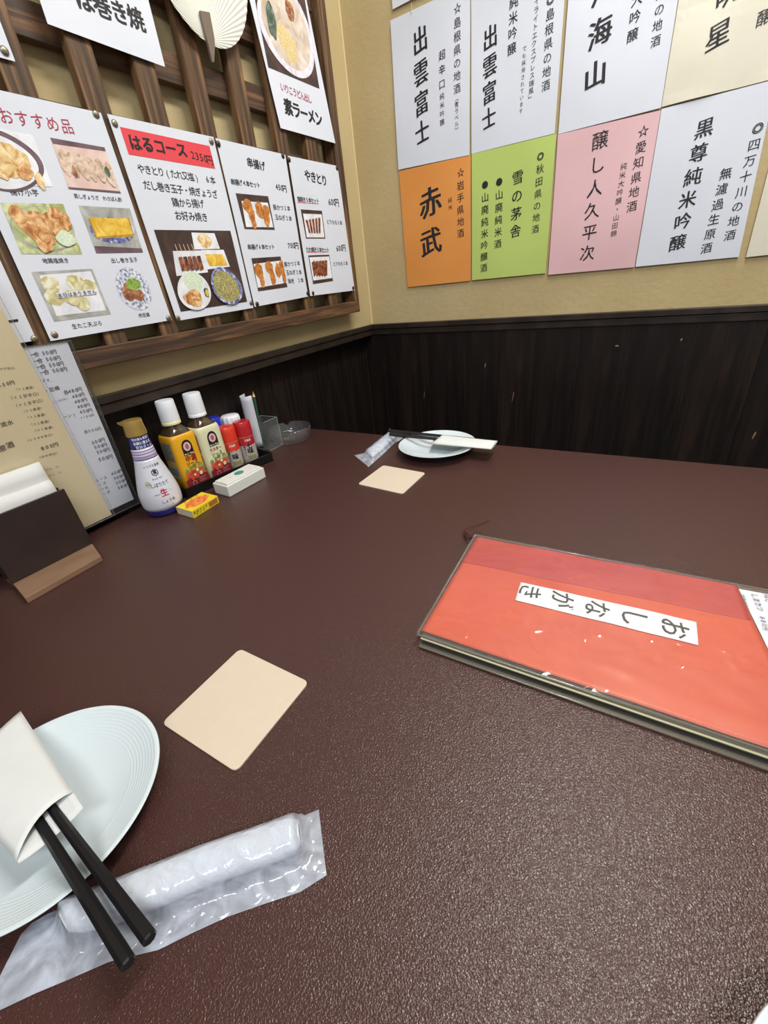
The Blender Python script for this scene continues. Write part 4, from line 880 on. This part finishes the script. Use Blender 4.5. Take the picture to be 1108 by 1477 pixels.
# --- sauce bottles
def sauce(c, ang, label, lab_c, lab_n, words, collar, liquid, hh, mirror=None):
    t = thing('sauce_bottle', c, label, 'bottle')
    hw = .0325; S4 = [3, 4.5, 6, 6, 6, 6, 5, 3, 2, 2]
    G().lathe([(.028, .0003), (.0315, .002), (hw, .006), (hw, .04), (hw, .09), (hw, .118), (.031, .124), (.024, .136), (.0165, .144), (.0155, .150)], c, seg=48, sq=S4, rot=ang).obj('bottle', liquid, t, smooth=True)
    G().lathe([(hw + .0002, .008), (hw + .0006, .0082), (hw + .0006, .05), (hw + .0006, .09), (hw + .0006, .117), (.0318, .1235), (.0295, .127)], c, seg=48, sq=[6] * 6 + [5], rot=ang).obj('label', lab_c, t, smooth=True)
    W = pm('white_cap_plastic', 'e2e5ea', .35)
    G().lathe([(.0214, .146), (.0218, .147), (.0212, .1545)], c, seg=40).obj('cap_collar', collar, t, smooth=True)
    G().lathe([(.0216, .1545), (.0216, .156), (.0211, .175), (.0205, .193), (.0193, .195), (.00001, .1956)], c, seg=40).obj('cap', W, t, auto=40)
    f = Face(c, ang, hw + .0007); WINE = pm('wine_red_label', '7c2026', .4); bl = pm('label_black', '1d1413', .4)
    fshape(f, [(-.0305, .0085), (.0305, .0085), (.0305, .031), (.020, .036), (.0, .037), (-.020, .034), (-.0305, .030)], WINE, t, 'wine_panel', h=.0003)
    rr = random.Random(4); V = pm('vegetable_print_red', 'a02c2a', .4, c2='d9603a', ns=90); VG = pm('vegetable_print_green', '5d7236', .4, c2='9aa860', ns=90); VW = pm('vegetable_print_pale', 'e2c9a0', .4)
    for nm, mt, L in (('leaf_print', VG, [(-.020, .050, .005), (.002, .056, .005), (.018, .054, .006), (-.008, .054, .004), (.025, .045, .004)]), ('vegetable_print', V, [(-.019, .040, .007), (-.007, .043, .0075), (.006, .044, .007), (.016, .042, .0075), (.0, .034, .006), (-.012, .033, .005)]), ('onion_print', VW, [(.006, .046, .004), (.013, .037, .0045), (-.004, .038, .003)])):
        g = G()
        for k_, (a, b, r) in enumerate(L): g.add([f.P(a + r * math.cos(i / 12 * 6.283) * (1 + .2 * math.sin(3 * i)), b + r * math.sin(i / 12 * 6.283), .0005 + .0001 * k_ + (.0006 if nm != 'leaf_print' else 0) + (.0007 if nm == 'onion_print' else 0)) for i in range(12)], [tuple(range(12))])
        g.obj(nm, mt, t)
    # arch emblem above the name: black arch with a pink disc
    arch = [(-.0135, .082), (.0135, .082)] + [(.0135 * math.cos(i / 10 * math.pi), .100 + .0145 * math.sin(i / 10 * math.pi)) for i in range(11)]
    fshape(f, arch, bl, t, 'arch_emblem', h=.0004)
    g = G(); g.add([f.P(.0095 * math.cos(i / 20 * 6.283), .100 + .0095 * math.sin(i / 20 * 6.283), .0006) for i in range(20)], [tuple(range(20))]); g.obj('emblem_disc', pm('emblem_pink', 'd9b3b4', .4), t)
    g = G(); 
    for (a, b, rx, rz) in ((0, .100, .0045, .0062),): g.add([f.P(a + rx * math.cos(i / 10 * 6.283), b + rz * math.sin(i / 10 * 6.283), .0008) for i in range(10)], [tuple(range(10))])
    g.obj('emblem_mark', pm('emblem_rose', 'a05a60', .4), t)
    text(f, [('Bull-Dog', (-.0105, .0850), (.0105, .0850), 1.5, .03)], pm('label_white_ink', 'e8e2da', .4), t, 'white_lettering', h=.0008, px=False)
    text(f, [(words[0], (-.013 if len(words[0]) > 2 else -.0075, .0745), (.013 if len(words[0]) > 2 else .0075, .0745), .98 if len(words[0]) > 2 else .95, .03)], pm('label_red_ink', '8e1f20', .4), t, 'red_lettering', h=.0006, px=False)
    text(f, [(words[1], (-.011, .063), (.011, .063), 1.02, .015)], bl, t, h=.0006, px=False)
    g = G()
    for i in range(5): g.add([f.P(a, b, .0006) for a, b in ((.004, .0275 - i * .004), (.024 - (i % 2) * .005, .0275 - i * .004), (.024 - (i % 2) * .005, .0265 - i * .004), (.004, .0265 - i * .004))], [(0, 1, 2, 3)])
    g.add([f.P(-.010 + .0055 * math.cos(i / 16 * 6.283), .020 + .0062 * math.sin(i / 16 * 6.283), .0005) for i in range(16)] + [f.P(-.010 + .0042 * math.cos(i / 16 * 6.283), .020 + .0048 * math.sin(i / 16 * 6.283), .0005) for i in range(16)], [(i, (i + 1) % 16, 16 + (i + 1) % 16, 16 + i) for i in range(16)])
    g.obj('fine_print', pm('faded_rose_print', 'b88484', .4), t)
    s2 = Face(c, ang - math.pi / 2, hw + .0007)
    fshape(s2, [(-.019, .035), (.022, .035), (.022, .066), (-.019, .066)], pm('side_grey', 'a8a79a', .4), t, 'barcode_panel', h=.0003)
    g = G()
    for i in range(13): a = -.015 + i * .0025; g.add([s2.P(x_, y_, .0006) for x_, y_ in ((a, .040), (a + (.0012 if i % 3 else .0007), .040), (a + (.0012 if i % 3 else .0007), .058), (a, .058))], [(0, 1, 2, 3)])
    g.obj('barcode', GREYINK, t)
    g = G(); fshape(s2, [(-.020, .073), (.022, .073), (.022, .113), (-.020, .113)], pm('side_olive_grey', '8f8d80' if lab_n else '9a9a8c', .4), t, 'nutrition_panel', h=.0003)
    for i in range(8): g.add([s2.P(x_, y_, .0006) for x_, y_ in ((-.017, .109 - i * .0045), (.018 - (i % 3) * .004, .109 - i * .0045), (.018 - (i % 3) * .004, .1075 - i * .0045), (-.017, .1075 - i * .0045))], [(0, 1, 2, 3)])
    g.obj('fine_print', GREYINK, t)
    t.scale = (.87, .87, 1)
    return t
LIQ = pm('brown_sauce_bottle', '3a2c20', .15, c2='4a3a2a', ns=30, coat=.5)
sauce((.0240, -.8435, TF), math.radians(-4), 'yellow labelled sauce bottle with a white cap, next to the soy sauce bottle', pm('label_yellow', 'dca21f', .35), 1, ('中濃', 'ソース'), pm('collar_cream', 'ddd9a6', .4), LIQ, .195)
sauce((.0335, -.7855, TF), math.radians(-4), 'cream labelled sauce bottle with a white cap, right of the yellow one', pm('label_cream', 'd3d2ae', .35), 0, ('ウスター', 'ソース'), pm('white_cap_plastic', 'e2e5ea', .35), LIQ, .195)

# --- spice jars
def spice(c, capc, label, kan, lm):
    t = thing('spice_jar', c, label, 'spice jar')
    G().lathe([(.0185, .0003), (.0198, .002), (.0198, .05), (.0198, .068)], c, seg=32).obj('jar', pm('jar_pale_' + kan, 'bfb9b2', .15, coat=.6), t, smooth=True)
    G().lathe([(.0190, .067), (.0203, .068), (.0203, .090), (.0198, .101), (.0185, .103), (.00001, .1035)], c, seg=36).obj('cap', capc, t, auto=40)
    R_ = Round(c, math.radians(-27), lambda z: .0198)
    grid_on(R_, -.026, .026, .047, .067, capc, t, 'label_top', h=.0003); grid_on(R_, -.026, .026, .012, .047, lm, t, 'label', h=.0003)
    text(R_, [('S&B', (-.005, .060), (.005, .060), 1.5, .02)], pm('label_white_ink', 'e8e2da', .4), t, 'white_lettering', h=.0006, px=False)
    text(R_, [(kan[0], (.001, .0455), (.001, .0455), .014, .03), (kan[1], (.001, .033), (.001, .033), .015, .03), ('唐がらし', (-.011, .044), (-.011, .026), .9, .02)], INK, t, h=.0006, px=False)
    grid_on(R_, -.008, .012, .013, .022, pm('label_olive', '8f8a58', .4), t, 'olive_stripe', h=.0005)
spice((.0330, -.7255, TF), pm('cap_orange_red', 'd83a26', .3, coat=.3), 'spice jar with an orange red cap, nearer the sauce bottles', '一味', pm('jar_label_grey', 'b4aaa4', .35))
spice((.0400, -.6835, TF), pm('cap_deep_red', 'b51f28', .3, coat=.3), 'spice jar with a deep red cap, nearer the paper slips', '七味', pm('jar_label_grey', 'b4aaa4', .35))
# blue capped and white capped shakers behind
t = thing('salt_shaker', (-.0080, -.7225, TF), 'shaker with a bright blue cap behind the orange capped spice jar', 'shaker')
c_ = (-.0080, -.7225, TF)
G().lathe([(.0145, .0003), (.0155, .002), (.0155, .080)], c_, seg=28).obj('body', pm('shaker_clear_white', 'c9ccd4', .2, coat=.5), t, smooth=True)
G().lathe([(.0162, .079), (.0172, .080), (.0172, .117), (.0155, .1205), (.00001, .121)], c_, seg=32).obj('cap', pm('cap_royal_blue', '2330b4', .3, coat=.3), t, auto=40)
c_ = (-.0070, -.6740, TF)
t = thing('seasoning_bottle', c_, 'seasoning bottle with a ribbed white cap behind the red spice jar', 'shaker')
G().lathe([(.0205, .0003), (.0215, .002), (.0215, .085)], c_, seg=28).obj('body', pm('shaker_clear_white', 'c9ccd4', .2, coat=.5), t, smooth=True)
G().lathe([(.0222, .084), (.0225, .085), (.0225, .106), (.021, .110), (.0195, .1115), (.00001, .112)], c_, seg=96, fr=lambda a, r, z: (r * (1 + (.035 if z < .111 else 0) * math.sin(a * 12)), z)).obj('cap', pm('cap_ribbed_white', 'e6e8ec', .35), t, smooth=True)

# --- slips in an acrylic stand, pencil, ashtray
ACR = film('clear_acrylic', .05, col='c8ced0', rough=.04)
ACE = film('acrylic_edge', .5, col='aeb6b8', rough=.1)
ac = thing('acrylic_stand', (.01, -.595, TZ), 'small clear acrylic slip stand between the condiment tray and the ashtray', 'stand')
ax0, ax1, ay0, ay1, ah = -.027, .030, -.606, -.558, .077
for nm, b in (('front_panel', (ax1 - .0018, ax1, ay0, ay1, TZ + .0003, TZ + ah)), ('side_panel', (ax0, ax1 - .0018, ay1 - .0018, ay1, TZ + .0003, TZ + ah)), ('back_panel', (ax0, ax0 + .0018, ay0, ay1 - .0018, TZ + .0003, TZ + ah)), ('side_panel', (ax0, ax1 - .0018, ay0, ay0 + .0018, TZ + .0003, TZ + ah)), ('foot', (ax0 + .0018, ax1 - .0018, ay0 + .0018, ay1 - .0018, TZ + .0003, TZ + .0021))):
    G().box(*b, bev=.0003).obj(nm, ACR, ac)
for a, b in (((ax1, ay0, TZ + ah), (ax1, ay1, TZ + ah)), ((ax1, ay1, TZ + ah), (ax0, ay1, TZ + ah)), ((ax1, ay1, TZ + .001), (ax1, ay1, TZ + ah)), ((ax0, ay0, TZ + ah), (ax0, ay1, TZ + ah)), ((ax1, ay0, TZ + .001), (ax1, ay1, TZ + .001))):
    G().tube([a, b], .0007, seg=6).obj('polished_edge', ACE, ac)
g = G(); V = []; nz = 10
ppts = [(.022, -.626), (.016, -.637), (.001, -.641), (-.010, -.636), (-.012, -.6165)]
for j in range(nz + 1):
    for (a, b) in ppts: V.append((a - .002 * (j / nz), b + .0075 + .003 * (j / nz), TZ + .019 + (.146 - .019) * j / nz + .10 * (b + .648) * j / nz))
m5 = len(ppts)
g.add(V, [(j * m5 + i, j * m5 + i + 1, (j + 1) * m5 + i + 1, (j + 1) * m5 + i) for j in range(nz) for i in range(m5 - 1)])
o = g.obj('order_slip', pm('slip_paper_grey', 'c3c4cc', .7), smooth=True); m_ = o.modifiers.new('thickness', 'SOLIDIFY'); m_.thickness = .0004
tag(o, 'tall folded white paper slip standing at the end of the condiment tray', 'paper slip')
pc = thing('pencil', (.002, -.606, TZ + .003), 'green pencil standing point up behind the folded white slip', 'pencil')
pa_, pz_ = left(-.004).px(373, 608), left(-.004).px(364.5, 563)
pt_ = Vector((-.004, *pz_)); dd_ = (Vector((-.004, *pa_)) - pt_).normalized(); pb = pt_ + dd_ * ((pt_.z - TZ - .004) / -dd_.z); d_ = (pt_ - pb).normalized()
G().tube([pb, pt_ - d_ * .016], .0036, seg=6).obj('barrel', pm('pencil_green', '2f5a3e', .35), pc)
G().tube([pt_ - d_ * .016, pt_ - d_ * .003], [.0036, .0009], seg=10).obj('sharpened_wood', pm('pencil_wood', 'd8a888', .6), pc, smooth=True)
G().tube([pt_ - d_ * .003, pt_], [.0009, .0002], seg=8).obj('lead', pm('pencil_lead', '2a2a2a', .4), pc)

GL = film('clear_glass', .035, col='dfe8ea', rough=.03, power=2.2)
def notch(a, r, z):
    if z > .02:
        for c0 in (math.radians(20), math.radians(140), math.radians(260)):
            d_ = abs((a - c0 + math.pi) % (2 * math.pi) - math.pi)
            if d_ < .16: z = z - .008 * math.cos(d_ / .16 * math.pi / 2)
    return r, z
o = G().lathe([(.00001, .0008), (.040, .0003), (.049, .0004), (.0525, .003), (.0565, .020), (.0585, .0335), (.0577, .0355), (.0545, .0358), (.0520, .034), (.047, .016), (.043, .0105), (.00001, .0095)], (.0265, -.5170, TZ + .0002), seg=120, fr=notch).obj('ashtray', GL, smooth=True, origin=(.0265, -.5170, TZ))
tag(o, 'round clear glass ashtray with notched rim at the far left of the table', 'ashtray')

# --- service button
def boxpts(A, B, Cc): D = A + Cc - B; return [A, B, Cc, D]
bp_ = boxpts(on_table(311, 711.5), on_table(332, 717.5), on_table(384, 688.5))
sb = thing('call_button', ((bp_[0] + bp_[2]) / 2), 'white service call button with a teal oval, in front of the condiment tray', 'call button')
WPL = pm('white_plastic', 'd8dad4', .4)
G().prism([(p.x, p.y) for p in bp_], TZ + .0003, TZ + .0245, bev=.0015).obj('housing', WPL, sb)
tp2 = inset(bp_, .004); G().prism([(p.x, p.y) for p in tp2], TZ + .024, TZ + .0285, bev=.0018).obj('top_plate', WPL, sb)
cc = (bp_[0] + bp_[1] + bp_[2] + bp_[3]) / 4; ux = (bp_[2] - bp_[1]).normalized(); uy = (bp_[1] - bp_[0]).normalized()
cb_ = cc + ux * .002
V = [cb_ + ux * (.0115 * math.cos(i / 28 * 6.283)) + uy * (.0095 * math.sin(i / 28 * 6.283)) for i in range(28)]
G().prism([(p.x, p.y) for p in V], TZ + .0282, TZ + .0295, bev=.0004).obj('button', pm('teal_button', '2f8f82', .35), sb)
cl = cc - ux * .022; V = [cl + ux * (.0013 * math.cos(i / 10 * 6.283)) + uy * (.0013 * math.sin(i / 10 * 6.283)) for i in range(10)]
G().prism([(p.x, p.y) for p in V], TZ + .0284, TZ + .0289).obj('indicator', pm('grey_dot', '6b7470', .4), sb)

# --- matchbox
mp_ = boxpts(on_table(257, 740.8), on_table(280, 747.8), on_table(316.5, 724.5))
mx = thing('matchbox', ((mp_[0] + mp_[2]) / 2), 'small yellow matchbox with a red picture on top, beside the soy sauce bottle', 'matchbox')
YM = pm('matchbox_yellow', 'e0c628', .5); 
G().prism([(p.x, p.y) for p in inset(mp_, .0006)], TZ + .001, TZ + .0133).obj('tray', pm('matchbox_inner_white', 'd0cdc4', .7), mx)
A, B, Cc, D = mp_; u1 = (Cc - B); v1 = (A - B); L1, L2 = u1.length, v1.length; u1n, v1n = u1 / L1, v1 / L2
g = G()
def slabp(p0, du, dv, z0, z1): g.prism([(q.x, q.y) for q in (p0, p0 + du, p0 + du + dv, p0 + dv)], z0, z1)
slabp(B, u1, v1, TZ + .0142, TZ + .0148); slabp(B, u1, v1, TZ + .0002, TZ + .0008); slabp(B, u1, v1n * .0005, TZ + .0008, TZ + .0142); slabp(A - v1n * .0005, u1, v1n * .0005, TZ + .0008, TZ + .0142)
g.obj('cover', YM, mx)
rp = B + u1 * .5 + v1 * .5; V = [rp + u1n * (L1 * .40 * math.cos(i / 24 * 6.283) * (1 + .12 * math.sin(i * 1.7))) + v1n * (L2 * .36 * math.sin(i / 24 * 6.283)) for i in range(24)]
G().prism([(q.x, q.y) for q in V], TZ + .0149, TZ + .0151).obj('red_picture', pm('peach_print', 'd2482a', .5, c2='e8a050', ns=120), mx)
fc = Plane(B - v1n * .0002, u1n, (0, 0, 1))
text(fc, [('安全マッチ', (L1 * .08, .0095), (L1 * .52, .0095), .9, .01), ('家庭用', (L1 * .15, .0045), (L1 * .40, .0045), .5)], pm('olive_ink', '6e6a20', .5), mx, h=.0004, px=False)
fshape(fc, [(L1 * .62, .0025), (L1 * .95, .0025), (L1 * .95, .0125), (L1 * .62, .0125)], pm('striker_brown', 'a8622e', .7), mx, 'striker', h=.0003)
tpn = Plane(B + Vector((0, 0, .0153)), u1n, v1n)
text(tpn, [('マッチ', (L1 * .3, L2 * .90), (L1 * .75, L2 * .90), .45, .01)], pm('dark_red_ink', '8a1f1a', .5), mx, 'title_lettering', h=.0002, px=False)

# --- rim of another plate at the right edge
qa, qb = on_table(1108, 1446, TZ + .0235), on_table(1085, 1477, TZ + .0235); qm = (qa + qb) / 2; qd = (qb - qa).normalized(); qn = Vector((-qd.y, qd.x, 0))
if qn.dot(on_table(1130, 1480, TZ + .0235) - qm) < 0: qn = -qn
qc = qm + qn * (.0893 ** 2 - ((qb - qa).length / 2) ** 2) ** .5
plate((qc.x, qc.y), 'white plate only just entering the lower right corner of the photo')
